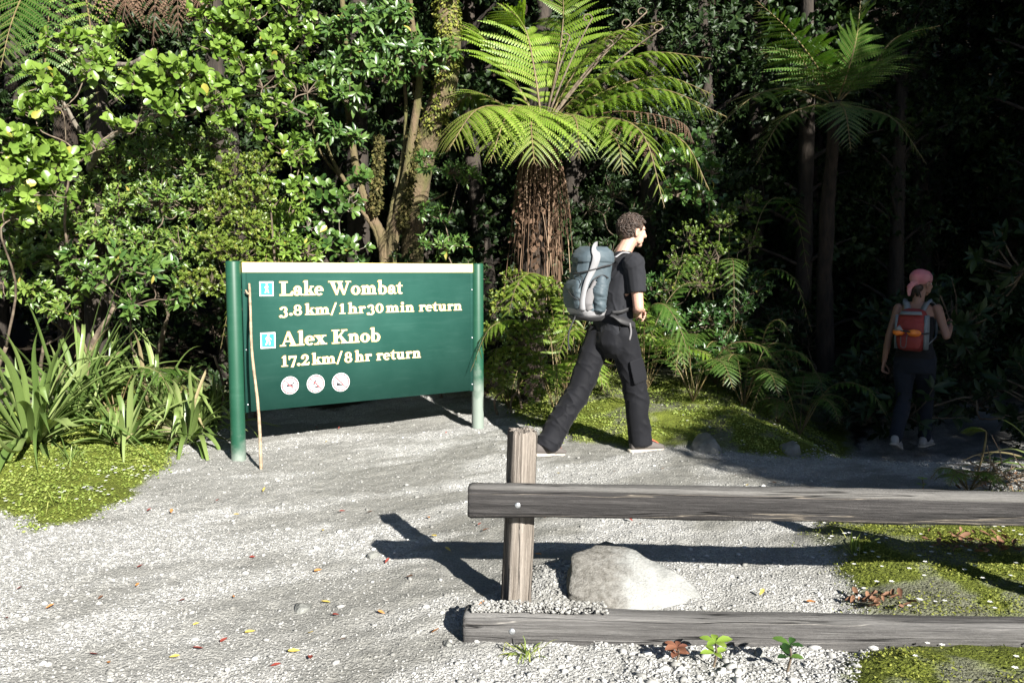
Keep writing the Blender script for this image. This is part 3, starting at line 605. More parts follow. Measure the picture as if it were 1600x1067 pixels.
for (cx, cz), fig in (((453, 602), DOG), ((493.3, 599.3), BIKE), ((532.5, 597), CAMP)):
    c = sp(cx, cz); r = (sp(cx + 13.8, cz)[0] - sp(cx - 13.8, cz)[0]) / 2
    g = Geo(); disc(g, c, r, 0.002); g.obj('prohibition_symbol', M['white'], panel)
    g = Geo()
    for i, po in enumerate(fig): flat(g, [(c[0] + x * r, c[1] + z * r) for x, z in po], 0.0035 + 0.0003 * i)
    g.obj('pictogram', M['black'], panel)
    g = Geo(); disc(g, c, r * 0.94, 0.0055, r * 0.80); d = .62
    flat(g, [(c[0] - (d + .045) * r, c[1] + (d - .045) * r), (c[0] - (d - .045) * r, c[1] + (d + .045) * r), (c[0] + (d + .045) * r, c[1] - (d - .045) * r), (c[0] + (d - .045) * r, c[1] - (d + .045) * r)], 0.0062)
    g.obj('red_ring', M['red'], panel)

# walking stick leaning on the panel
f0 = gxy(408, 733); q = sp(388.5, 443); top = on(q[0], q[1], 0.016)
stp = spline([f0 - (0, 0, .01), f0 + (top - f0) * .3 + ex * .008, f0 + (top - f0) * .62 - ex * .012, f0 + (top - f0) * .86 - ex * .004, top], 26)
M['stick'] = plain('bare_stick', (0.34, 0.265, 0.18), 0.8, (0.20, 0.15, 0.10), 30, 0.5, 50)
g = Geo(); tube(g, stp, np.linspace(0.0125, 0.009, 26), 8, jit=0.25)
kn = stp[22]; tube(g, [kn, kn - ex * .022 + ez * .012 + en * .005, kn - ex * .03 + ez * .035], [0.010, 0.008, 0.006], 6)
o = g.obj('walking_stick', M['stick'], None, f0, True); tag(o, 'thin bare wooden stick leaning against the left side of the green sign', 'walking stick')

# ------------------------------------------------------------------ timber barrier
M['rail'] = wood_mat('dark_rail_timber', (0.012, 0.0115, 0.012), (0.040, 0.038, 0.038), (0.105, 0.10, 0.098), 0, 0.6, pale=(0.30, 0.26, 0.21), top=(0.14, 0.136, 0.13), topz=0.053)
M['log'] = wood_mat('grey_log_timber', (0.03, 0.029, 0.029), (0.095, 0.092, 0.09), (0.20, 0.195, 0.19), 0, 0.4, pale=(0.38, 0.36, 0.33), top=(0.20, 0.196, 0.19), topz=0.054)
M['fpost'] = wood_mat('weathered_post_timber', (0.06, 0.05, 0.043), (0.20, 0.175, 0.15), (0.38, 0.345, 0.31), 2, 1.0)
M['bark_red'] = plain('rotten_red_wood', (0.2, 0.08, 0.04), 0.9, (0.09, 0.035, 0.02), 30, 0.8, 60)
pb = gxy(806, 950); pt = at(817, 672, pb[1] + 0.005)
fence = thing('timber_barrier', 'low weathered timber barrier of post rail and ground log in the right foreground', 'fence', pb)
def beam(name, a, b, hgt, dep, mat, parent, cham=0.25, wob=0.004, seed=0):
    "eight-sided squared timber from a to b, in its own local frame (x along)"
    L = np.linalg.norm(b - a); x = np.concatenate([[0, 0.012], np.linspace(0.03, L - 0.03, int(L / 0.035)), [L - .012, L]]); n = len(x)
    u = nrm(b - a); vv = nrm(np.cross((0, 0, 1.0), u)); ww = np.cross(u, vv)
    cz, cyy = hgt / 2, dep / 2; c = cham * min(hgt, dep) * 0.55
    sec = np.array([(-cyy, -cz + c), (-cyy + c, -cz), (0, -cz), (cyy - c, -cz), (cyy, -cz + c), (cyy, 0), (cyy, cz - c), (cyy - c, cz), (0, cz), (-cyy + c, cz), (-cyy, cz - c), (-cyy, 0)]); m = len(sec)
    V = np.zeros((n, m, 3)); V[..., 0] = x[:, None]
    for j in range(m):
        w1 = wob * (fbm(x * 2.2 + 7 * j, x * 0 + seed, 3, 5) - 0.5) * 2; w2 = wob * (fbm(x * 9 + 7 * j, x * 0 + seed, 2, 8) - 0.5)
        V[:, j, 1] = sec[j, 0] + w1; V[:, j, 2] = sec[j, 1] + w1 + w2
    bow = 0.012 * np.sin(x / L * 3.1) * (1 if seed % 2 else -1); V[..., 2] += bow[:, None]
    V[0, :, 1:] *= 0.90; V[-1, :, 1:] *= 0.90
    i = np.arange(n - 1)[:, None] * m; jj = np.arange(m)[None]; kk = (jj + 1) % m
    g = Geo(); g.add(V.reshape(-1, 3), [np.stack([i + jj, i + m + jj, i + m + kk, i + kk], -1).reshape(-1, 4), np.arange(m), (np.arange(m) + (n - 1) * m)[::-1]])
    me = g.mesh(name, (0, 0, 0), False); me.materials.append(mat); o = bpy.data.objects.new(name, me); sc.collection.objects.link(o)
    mtx = Matrix(((u[0], vv[0], ww[0], a[0] - pb[0]), (u[1], vv[1], ww[1], a[1] - pb[1]), (u[2], vv[2], ww[2], a[2] - pb[2]), (0, 0, 0, 1)))
    o.matrix_local = mtx; o.parent = parent; return o, u, vv, ww
def fpost(base, topp, r, seed):
    L = np.linalg.norm(topp - base) + 0.25; u = nrm(topp - base); n, m = 60, 44; z = np.linspace(-0.25, L - 0.25, n); a = np.linspace(0, 2 * np.pi, m, endpoint=False)
    Z, A_ = np.meshgrid(z, a, indexing='ij')
    # square-ish split post: superellipse with grooves along the grain
    e = 3.2; rr = r / (np.abs(np.cos(A_)) ** e + np.abs(np.sin(A_)) ** e) ** (1 / e)
    gr = fbm(A_ * 5.0 + 3 * seed, Z * 1.6, 3, seed); rr = rr * (1 + 0.10 * (gr - 0.5)) - 0.011 * sst(0.60, 0.68, fbm(A_ * 7.0, Z * 1.1, 2, seed + 4)) - 0.005 * vnoise(A_ * 16, Z * 2.5, seed + 2)
    rr = np.where(Z > L - 0.262, rr * 0.94, rr)
    top_j = 0.024 * (fbm(np.cos(A_) * 3, np.sin(A_) * 3, 2, seed) - 0.5)
    V = np.stack([rr * np.cos(A_ + .25), rr * np.sin(A_ + .25), Z + np.where(Z > L - 0.3, top_j, 0)], -1)
    i = np.arange(n - 1)[:, None] * m; j = np.arange(m)[None]; k = (j + 1) % m
    g = Geo(); g.add(V.reshape(-1, 3), [np.stack([i + j, i + k, i + m + k, i + m + j], -1).reshape(-1, 4)])
    # splintered end grain: concentric rings with depth
    rings = [V[-1]]
    for f in (0.82, 0.6, 0.36, 0.14): rings.append(np.stack([V[-1, :, 0] * f, V[-1, :, 1] * f, V[-1, :, 2] + 0.010 * (vnoise(np.cos(a) * 9 * f, np.sin(a) * 9 * f, seed) - 0.6)], -1))
    rv = np.concatenate(rings); i = np.arange(len(rings) - 1)[:, None] * m
    g.add(rv, [np.stack([i + j, i + k, i + m + k, i + m + j], -1).reshape(-1, 4), np.arange(m) + (len(rings) - 1) * m])
    me = g.mesh('post', (0, 0, 0), False); me.materials.append(M['fpost']); o = bpy.data.objects.new('post', me); sc.collection.objects.link(o)
    q = Vector(u).to_track_quat('Z', 'Y'); o.rotation_mode = 'QUATERNION'; o.rotation_quaternion = q; o.location = tuple(base - pb); o.parent = fence; return o
fpost(pb, pt, 0.058, 3)
# bottom log: front face edges seen at (722..., 955-1003) and right (1600, 968-1022)
la, lb = gp(724, 984, 0.05), gp(1600, 999, 0.05); lu = nrm(lb - la); le = la + lu * 3.6
log, u_, v_, w_ = beam('ground_log', la + (0, 0.065, -0.012), le + (0, 0.065, -0.012), 0.128, 0.135, M['log'], fence, 0.3, 0.004, 2)
yr = pb[1] - 0.058 - 0.045
ra, rb = at(732, 780, yr), at(1600, 799.5, yr - (la[1] - lb[1]) * 0.9); ru = nrm(rb - ra); re_ = ra + ru * 3.7
rail, u_, v_, w_ = beam('rail', ra + (0, 0.0, 0), re_, 0.125, 0.085, M['rail'], fence, 0.26, 0.005, 5)
b2 = pb + lu * 2.27 * np.array((1, 1, 0)); b2[2] = 0.0
fpost(b2, b2 + (0.02, 0, 0.80), 0.06, 8)
for p in (at(809, 789, ra[1] - 0.047), at(800, 986, la[1] - 0.008)):
    g = Geo(); V, F = ico(2); ball(g, p, (0.013, 0.007, 0.013), 2); g.obj('bolt', M['steel'], fence, smooth=True)

# ------------------------------------------------------------------ stones
M['rock'] = plain('pale_grey_rock', (0.22, 0.225, 0.21), 0.85, (0.10, 0.102, 0.095), 6, 0.9, 34, detail=10)
M['rockm'] = plain('mossy_rock', (0.20, 0.17, 0.11), 0.9, (0.11, 0.12, 0.04), 9, 0.8, 40)
def boulder_mat():
    m, n, o = new_mat('dirty_boulder'); q = N(n, 'ShaderNodeBsdfPrincipled', Roughness=.9); q.inputs['Specular IOR Level'].default_value = .2
    tc = n.nodes.new('ShaderNodeTexCoord'); sx = n.nodes.new('ShaderNodeSeparateXYZ'); n.links.new(tc.outputs['Object'], sx.inputs[0])
    z = N(n, 'ShaderNodeTexNoise', Scale=7.0, Detail=10.0, Roughness=.65); n.links.new(tc.outputs['Object'], z.inputs['Vector'])
    z2 = N(n, 'ShaderNodeTexNoise', Scale=70.0, Detail=6.0, Roughness=.7); n.links.new(tc.outputs['Object'], z2.inputs['Vector'])
    stone = mixc(n, 1.0, ramp(n, z.outputs['Fac'], ((.3, (.16, .165, .16)), (.5, (.28, .285, .275)), (.7, (.35, .355, .34)))), ramp(n, z2.outputs['Fac'], ((.3, (.82,) * 3), (.7, (1.08,) * 3))), 'MULTIPLY')
    v = N(n, 'ShaderNodeTexNoise', Scale=38.0, Detail=8.0, Roughness=.8); n.links.new(tc.outputs['Object'], v.inputs['Vector'])
    dirt = mixc(n, ramp(n, v.outputs['Fac'], ((.35, (0,) * 3), (.65, (1,) * 3))), (.085, .08, .068), (.25, .243, .225))
    f = N(n, 'ShaderNodeMath', operation='MULTIPLY_ADD'); n.links.new(z.outputs['Fac'], f.inputs[0]); f.inputs[1].default_value = .45
    g_ = N(n, 'ShaderNodeMath', operation='ADD'); n.links.new(sx.outputs[0], g_.inputs[0]); g_.inputs[1].default_value = -.14; n.links.new(g_.outputs[0], f.inputs[2])
    k = ramp(n, f.outputs[0], ((.0, (1,) * 3), (.12, (0,) * 3))); n.links.new(mixc(n, k, stone, dirt), q.inputs['Base Color'])
    hh = N(n, 'ShaderNodeMath', operation='MULTIPLY_ADD'); n.links.new(v.outputs['Fac'], hh.inputs[0]); n.links.new(k, hh.inputs[1]); n.links.new(z2.outputs['Fac'], hh.inputs[2])
    bp = N(n, 'ShaderNodeBump', Strength=.9, Distance=.012); n.links.new(hh.outputs[0], bp.inputs['Height']); n.links.new(bp.outputs[0], q.inputs['Normal']); n.links.new(q.outputs[0], o.inputs[0]); return m
M['boulder'] = boulder_mat()
def rock(name, label, c, rad, mat, seed, rz=0.0, cat='stone', group=None, sub=4, tilt=None, amp=0.2, facet=0.0):
    V, F = ico(sub); V = V.copy()
    r = np.random.default_rng(seed)
    for _ in range(12):      # cut flat faces
        d = nrm(r.normal(size=3) * (1, 1, 0.8)); lim = 0.50 + 0.36 * r.random(); k = V @ d - lim; V = V - np.where(k > 0, k * 0.97, 0)[:, None] * d
    nz = fbm(V[:, 0] * 2 + seed, V[:, 1] * 2 + V[:, 2] * 1.7, 4, seed); V = V * (1 + amp * (nz - 0.5))[:, None]
    fz = fbm(V[:, 0] * 9 + seed, V[:, 1] * 9 + V[:, 2] * 7, 3, seed + 1); V = V * (1 + 0.06 * (fz - 0.5))[:, None]
    V = V * np.asarray(rad)
    if tilt is not None: V = V @ tilt.T
    V = V @ rotz(rz).T
    g = Geo(); g.add(V + c, [F]); o = g.obj(name, mat, None, c, False)
    return tag(o, label, cat, group)
c = np.array((BOULD[0] - .045, BOULD[1] - 0.03, -0.01))
rock('boulder', 'pale grey boulder half buried in gravel behind the fence post', c, (0.42, 0.31, 0.15), M['boulder'], 5, -0.1, 'boulder', tilt=rotx(0.42) @ roty(0.2), sub=5)
gb = Geo(); k = 1100; th = rng.random(k) * 6.28; rr = 0.06 + 0.30 * rng.random(k) ** 0.8
stone_geo(gb, c[0] - 0.22 + rr * np.cos(th) * 1.0, c[1] - 0.02 + rr * np.sin(th) * 0.7, 0.003 + 0.008 * rng.random(k) ** 2, .35 * rng.random(k))
tag(gb.obj('gravel', M['pebble']), 'coarse gravel heaped against the half buried boulder', None, None, 'stuff')
# grit lying along the top of the ground log beside the post
k = 900; t = rng.random(k) ** 1.3; gl = Geo(); V, F = ico(1)
for q in range(k):
    s = 0.0025 + 0.0055 * rng.random() ** 2; p = la + lu * (0.03 + t[q] * 0.52) + np.array((0, 0.03 + 0.10 * rng.random(), 0.058 + 0.008 * rng.random()))
    gl.add(V * (1 + 0.5 * (rng.random((len(V), 1)) - .5)) * s * (1.2, 1, .8) + p, [F], 0.5 * rng.random())
tag(gl.obj('gravel', M['pebble']), 'pale grit spilled over the end of the ground log', None, None, 'stuff')
for px, py, sz, lab in ((1104, 703, (0.19, 0.14, 0.11), 'pale pointed stone at the mossy edge in front of the walking man'), (1236, 706, (0.16, 0.10, 0.07), 'grey flat stone at the edge of the shaded path'),
                        (474, 953, (0.055, 0.038, 0.032), 'white rounded stone alone on the open gravel'), (583, 870, (0.035, 0.03, 0.025), 'small white stone at the tip of the rail shadow'),
                        (345, 733, (0.03, 0.02, 0.02), 'small pale pebble left of the foot of the sign'), (140, 764, (0.05, 0.035, 0.02), 'flat grey stone in the green ground cover on the left bank'),
                        (1185, 1020, (0.03, 0.02, 0.02), 'small pale stone in front of the ground log'), (700, 1008, (0.03, 0.022, 0.018), 'small pale stone beside the end of the ground log')):
    p = gxy(px, py); rock('stone', lab, p + (0, 0, sz[2] * 0.12), sz, M['rock'], int(px), rng.random() * 3, sub=3)
p = gxy(262, 690); rock('stone', 'brown mossy rock on the bank left of the sign', p + (0, .05, .07), (0.17, 0.13, 0.12), M['rockm'], 77, 0.4, sub=4)

# fallen leaves
LM = {'red': leaf_mat('fallen_leaf_red', ((0, (0.22, 0.04, 0.03)), (1, (0.36, 0.10, 0.065))), 0.6, 0.15, 0.3, (1, 1, 1)), 'yellow': leaf_mat('fallen_leaf_yellow', ((0, (0.5, 0.36, 0.06)), (1, (0.62, 0.5, 0.13))), 0.6, 0.2, 0.3, (1, 1, 1)),
      'orange': leaf_mat('fallen_leaf_orange', ((0, (0.42, 0.15, 0.04)), (1, (0.5, 0.22, 0.07))), 0.6, 0.2, 0.3, (1, 1, 1)), 'brown': leaf_mat('fallen_leaf_brown', ((0, (0.12, 0.06, 0.035)), (1, (0.22, 0.12, 0.07))), 0.7, 0.1, 0.3, (1, 1, 1))}
lme = {}
for k_, m_ in LM.items():
    g = Geo(); tv, tp = leaf_t(0.42, 0.28, -0.2); g.add(tv - (0, .5, 0), tp, rng.random()); me = g.mesh('fallen_leaf'); me.materials.append(m_); lme[k_] = me
LAB = {'red': 'small dark red leaf fallen on the pale gravel', 'yellow': 'small yellow leaf fallen on the pale gravel', 'orange': 'small orange leaf fallen on the pale gravel', 'brown': 'small brown leaf fallen on the pale gravel'}
spots = [('red', 30, 923), ('red', 10, 970), ('red', 220, 888), ('red', 147, 1027), ('red', 284, 942), ('red', 430, 1045), ('red', 485, 1033), ('red', 525, 965), ('red', 605, 880), ('red', 350, 1005),
         ('red', 750, 822), ('red', 985, 815), ('red', 535, 803), ('red', 495, 670), ('red', 530, 671), ('red', 697, 678), ('red', 400, 680), ('red', 340, 785), ('red', 395, 874), ('red', 310, 1018), ('red', 233, 800), ('red', 820, 948),
         ('yellow', 307, 979), ('yellow', 391, 992), ('yellow', 485, 993), ('yellow', 460, 1022), ('yellow', 272, 1031), ('yellow', 510, 692), ('yellow', 678, 842), ('yellow', 508, 945), ('yellow', 1168, 760), ('yellow', 413, 768), ('yellow', 370, 807), ('yellow', 700, 862), ('yellow', 1190, 930), ('yellow', 872, 742), ('yellow', 505, 832), ('yellow', 320, 715),
         ('orange', 215, 917), ('orange', 365, 936), ('orange', 78, 952), ('orange', 170, 1040), ('orange', 670, 812), ('orange', 596, 961), ('orange', 680, 991), ('orange', 752, 947), ('orange', 850, 812), ('orange', 1000, 822), ('orange', 1268, 945), ('orange', 497, 895), ('orange', 840, 870), ('orange', 1330, 770), ('orange', 268, 802),
         ('brown', 157, 938), ('brown', 578, 803), ('brown', 760, 831), ('brown', 537, 1003), ('brown', 1150, 745), ('brown', 1035, 735), ('brown', 640, 905), ('brown', 1210, 757), ('brown', 960, 740)]
for k_, px, py in spots:
    p = gxy(px, py); o = bpy.data.objects.new('fallen_leaf', lme[k_]); sc.collection.objects.link(o); o.location = (p[0], p[1], p[2] + 0.012)
    o.rotation_euler = ((rng.random() - .5) * 0.7, (rng.random() - .5) * 0.7, rng.random() * 6.28); s = 0.026 + 0.02 * rng.random(); o.scale = (s, s, s)
    tag(o, LAB[k_], 'leaf', k_ + ' leaves fallen on the gravel')
lit = Geo()      # dry litter on the right bank: uncountable
for (x0, x1, y0, y1, n_) in ((1310, 1420, 935, 958, 34), (1450, 1600, 835, 870, 70), (1500, 1640, 745, 770, 60), (290, 360, 620, 668, 40), (40, 330, 640, 700, 30)):
    for q in range(n_):
        p = gxy(x0 + (x1 - x0) * rng.random(), y0 + (y1 - y0) * rng.random()) + (0, 0, 0.02); th = rng.random() * 6.28
        inst(lit, leaf_t(0.4, 0.3, -0.2), p[None], np.array([(math.cos(th), math.sin(th), .2)]), nrm(rng.normal(size=(1, 3)) * .5 + (0, 0, 1)), np.array([0.03 + .03 * rng.random()]), rng.random(1))
tag(lit.obj('leaf_litter', LM['brown']), 'dry brown leaf litter on the mossy banks', None, None, 'stuff')
# ------------------------------------------------------------------ plants
TOL = nrm(np.array((0.35, -0.62, 0.70)))            # leaves lean up and to the light
def rosettes(leaf, P, D, per, size, tmpl, spread=0.9, flat=0.5, rb=0.0, rs=1.0):
    "a rosette of leaves at each twig end P with direction D"
    n = len(P); k = per; D = nrm(D)
    A = nrm(np.cross(D, np.tile((0.3, 0.1, 1.0), (n, 1)))); B = np.cross(D, A)
    ph = rng.random((n, 1)) * 6.28 + np.arange(k)[None] * 2.399; sp_ = spread * (0.55 + 0.6 * rng.random((n, k)))
    F = D[:, None] * np.cos(sp_)[..., None] + (A[:, None] * np.cos(ph)[..., None] + B[:, None] * np.sin(ph)[..., None]) * np.sin(sp_)[..., None]
    U = D[:, None] * 1.0 + F * -0.3 + flat * TOL + 0.25 * rng.normal(size=(n, k, 3))
    off = -D[:, None] * (rng.random((n, k, 1)) * size * 0.9)
    S = size * (0.6 + 0.6 * rng.random((n, k)))
    r = np.clip(rb + rs * (0.5 * rng.random((n, 1)) + 0.45 * rng.random((n, k))), 0, .94); r = np.where(rng.random((n, k)) < .012, 1.0, r)
    inst(leaf, tmpl, (P[:, None] + off).reshape(-1, 3), F.reshape(-1, 3), U.reshape(-1, 3), S.ravel(), r.ravel())
def clump(leaf, br, c, r, twigs, per, size, tmpl, anchor=None, sq=0.8, bias=0.55, spread=0.9, rb=0.0, rs=1.0, twr=0.004, flat=0.5):
    c = np.asarray(c, float)
    d = nrm(rng.normal(size=(twigs, 3)) + bias * np.array((0.15, -0.45, 0.7)))
    rad = r * (0.35 + 0.65 * rng.random((twigs, 1)) ** 0.55)
    P = c + d * rad * (1, 1, sq)
    D = nrm(d + 0.5 * TOL + 0.35 * rng.normal(size=(twigs, 3)))
    rosettes(leaf, P, D, per, size, tmpl, spread, flat, rb, rs)
    if br is not None:
        a0 = c - np.array((0, 0, 0.35 * r)) if anchor is None else anchor
        for i in range(0, twigs, 2 if twigs > 24 else 1):
            m = (a0 + P[i]) / 2 + rng.normal(size=3) * r * 0.12 - (0, 0, r * 0.1)
            tube(br, bez([a0, m, P[i]], 4), [twr * 1.4, twr * 1.2, twr, twr * 0.5], 4, cap=False)
def shrub(name, label, cat, base, clumps, mat, tmpl, size, per=6, dens=60, bark='twig', trunk=0.02, group=None, spread=0.9, rb=0.0, rs=1.0, sq=0.8, twr=0.004, stems=1, fork=0.35, flat=0.5, bname='stems', lname='foliage'):
    "clumps: (px, py, Y, radius[, density factor]) seen in the photo at their own distances"
    base = np.asarray(base, float); root = thing(name, label, cat, base, group); lf, br = Geo(), Geo()
    C = [at(q[0], q[1], q[2]) for q in clumps]; clumps = [(q[0], q[1], q[2], q[3] * .86) + tuple(q[4:]) for q in clumps]
    mid = np.mean(C, 0); nodes, nr, nd = [], [], []
    for s in range(stems):
        off = np.array((0.12 * (s - (stems - 1) / 2), 0.05 * s, 0)) if stems > 1 else np.zeros(3)
        k = base + (mid - base) * (fork + 0.08 * s) + rng.normal(size=3) * 0.06 + off; k[2] = max(k[2], base[2] + 0.1)
        P = spline([base + off - (0, 0, .08), base + off + (rng.normal() * .05, rng.normal() * .05, (k[2] - base[2]) * .5), k], 9); tube(br, P, np.linspace(trunk * 1.25, trunk, 9), 8, jit=0.2)
        for q_ in range(4, 9): nodes.append(P[q_]); nr.append(trunk); nd.append(q_ * .02)
    order = sorted(range(len(C)), key=lambda q_: np.linalg.norm(C[q_] - base))
    for q_ in order:      # every clump hangs on the nearest branch already grown
        q, c = clumps[q_], C[q_]; r = q[3]; f = q[4] if len(q) > 4 else 1
        tip = c - np.array((0, 0, 0.2 * r)); NA = np.array(nodes); i_ = int(np.argmin(np.linalg.norm(NA - tip, axis=1) * (1 + .5 * (NA[:, 2] > tip[2])) + .3 * np.array(nd))); k = NA[i_]; L = np.linalg.norm(tip - k)
        P = spline([k, k + (tip - k) * .35 + rng.normal(size=3) * .09 * L, k + (tip - k) * .7 + np.array((0, 0, .05 * L)) + rng.normal(size=3) * .08 * L, tip], 12)
        r0 = min(nr[i_] * .72, .008 + .014 * L); tube(br, P, np.linspace(r0, max(twr * 1.3, r0 * .4), 12), 6, jit=0.25)
        for h_ in (4, 7, 9, 11): nodes.append(P[h_]); nr.append(max(r0 * (1 - .05 * h_), twr * 1.6)); nd.append(nd[i_] + L * h_ / 11)
        clump(lf, br, c, r, max(6, int(dens * f * (r / 0.3) ** 2)), per, size, tmpl, tip, sq, 0.55, spread, rb, rs, twr, flat)
    br.obj(bname, M[bark], root, smooth=True); lf.obj(lname, M[mat], root, smooth=True)
    return root

def frond_geo(lf, st, pts, Lp, npair=26, npin=16, droop=0.25, up=(0, 0, 1), start=0.14, ang=0.35, pw=0.075, rb=0.15, rs=0.6, rach=0.012, tipcurl=0.0, dens=1.0, wob=0.065, prof=None):
    C = spline(pts, 60); T = nrm(np.gradient(C, axis=0))
    t = start + (1 - start) * (np.arange(npair) + .5) / npair; idx = t * 59; i0 = np.minimum(idx.astype(int), 58); fr = (idx - i0)[:, None]
    O = C[i0] * (1 - fr) + C[i0 + 1] * fr; Tt = nrm(T[i0] * (1 - fr) + T[i0 + 1] * fr)
    up = np.asarray(up, float); S = nrm(np.cross(Tt, up)); Nn = np.cross(S, Tt)
    u = (t - start) / (1 - start)
    pf = np.where(u < 0.3, 0.45 + 0.55 * np.sin(u / 0.3 * np.pi / 2), np.maximum(1 - ((u - .3) / .7) ** 1.7, 0.05)) if prof is None else prof(u)
    a = ang + 0.55 * u ** 2
    sgn = np.array((-1.0, 1.0))
    L = Lp * pf[:, None] * (1 + 0.22 * (rng.random((npair, 2)) - .5)) * np.where(rng.random((npair, 2)) < .05, .55, 1)
    D = sgn[None, :, None] * S[:, None] * np.cos(a)[:, None, None] + Tt[:, None] * np.sin(a)[:, None, None] + wob * rng.normal(size=(npair, 2, 3)); D = nrm(D)
    s = (np.arange(npin) + 0.6) / npin
    Nb = Nn[:, None, None]; down = np.array((0, 0, -1.0)) * 0.6 - Nb * 0.4
    P = O[:, None, None] + L[..., None, None] * (D[:, :, None] * s[None, None, :, None] + down * (droop * s ** 2)[None, None, :, None])
    Td = nrm(D[:, :, None] + down * (2 * droop * s)[None, None, :, None])
    W = nrm(np.cross(Nb + 0 * Td, Td))
    pl = L[..., None] * pw * np.where(s < .25, .75 + s, np.maximum(1 - ((s - .25) / .75) ** 2.0, 0.12))[None, None]
    bw = (L / npin * 0.5 * 0.86 * dens)[..., None]
    Vs = []
    for sd in (-1.0, 1.0):
        d = nrm(sd * W + 0.42 * Td); tip = P + d * pl[..., None] + down * (0.22 * pl)[..., None]
        b0 = P - Td * bw[..., None]; b1 = P + Td * bw[..., None]; t0 = tip - Td * bw[..., None] * .30; t1 = tip + Td * bw[..., None] * .22
        m0 = P * .45 + tip * .55 - Td * bw[..., None] * .85 + Nb * (0.07 * pl)[..., None]; m1 = P * .45 + tip * .55 + Td * bw[..., None] * .75 + Nb * (0.07 * pl)[..., None]
        Vs.append(np.stack([b0, m0, t0, t1, m1, b1], -2))
    V = np.concatenate([v.reshape(-1, 6, 3) for v in Vs]); n = len(V); b = (np.arange(n) * 6)[:, None]
    r = np.clip(rb + rs * rng.random(npair)[:, None, None] * np.ones((1, 2, npin)) * .5 + rs * .5 * rng.random((npair, 2, npin)), 0, 1).ravel()
    lf.add(V.reshape(-1, 3), [np.concatenate([b + np.array((0, 1, 4, 5)), b + np.array((1, 2, 3, 4))])], np.repeat(np.concatenate([r, r]), 6))
    tube(st, C[::2], np.linspace(rach, rach * 0.25, 30), 5, cap=False)
    mid = P[:, :, ::max(1, npin // 5)]                     # pinna midribs
    for i in range(npair):
        for k in (0, 1): tube(st, np.vstack([O[i][None], mid[i, k]]), np.linspace(rach * .28, rach * .08, mid.shape[2] + 1), 3, cap=False)
def fern_frond(parent, pts, mat='fern', stem='frondstem', name='frond', **kw):
    lf, st = Geo(), Geo(); frond_geo(lf, st, np.asarray(pts, float), **kw)
    f = lf.obj(name, M[mat], parent); st.obj('rachis', M[stem], f); return f
M['frondstem'] = plain('frond_stem', (0.16, 0.13, 0.045), 0.6, (0.09, 0.06, 0.03), 12)
M['frondbrown'] = plain('frond_stem_brown', (0.10, 0.055, 0.03), 0.7, (0.05, 0.03, 0.018), 12)

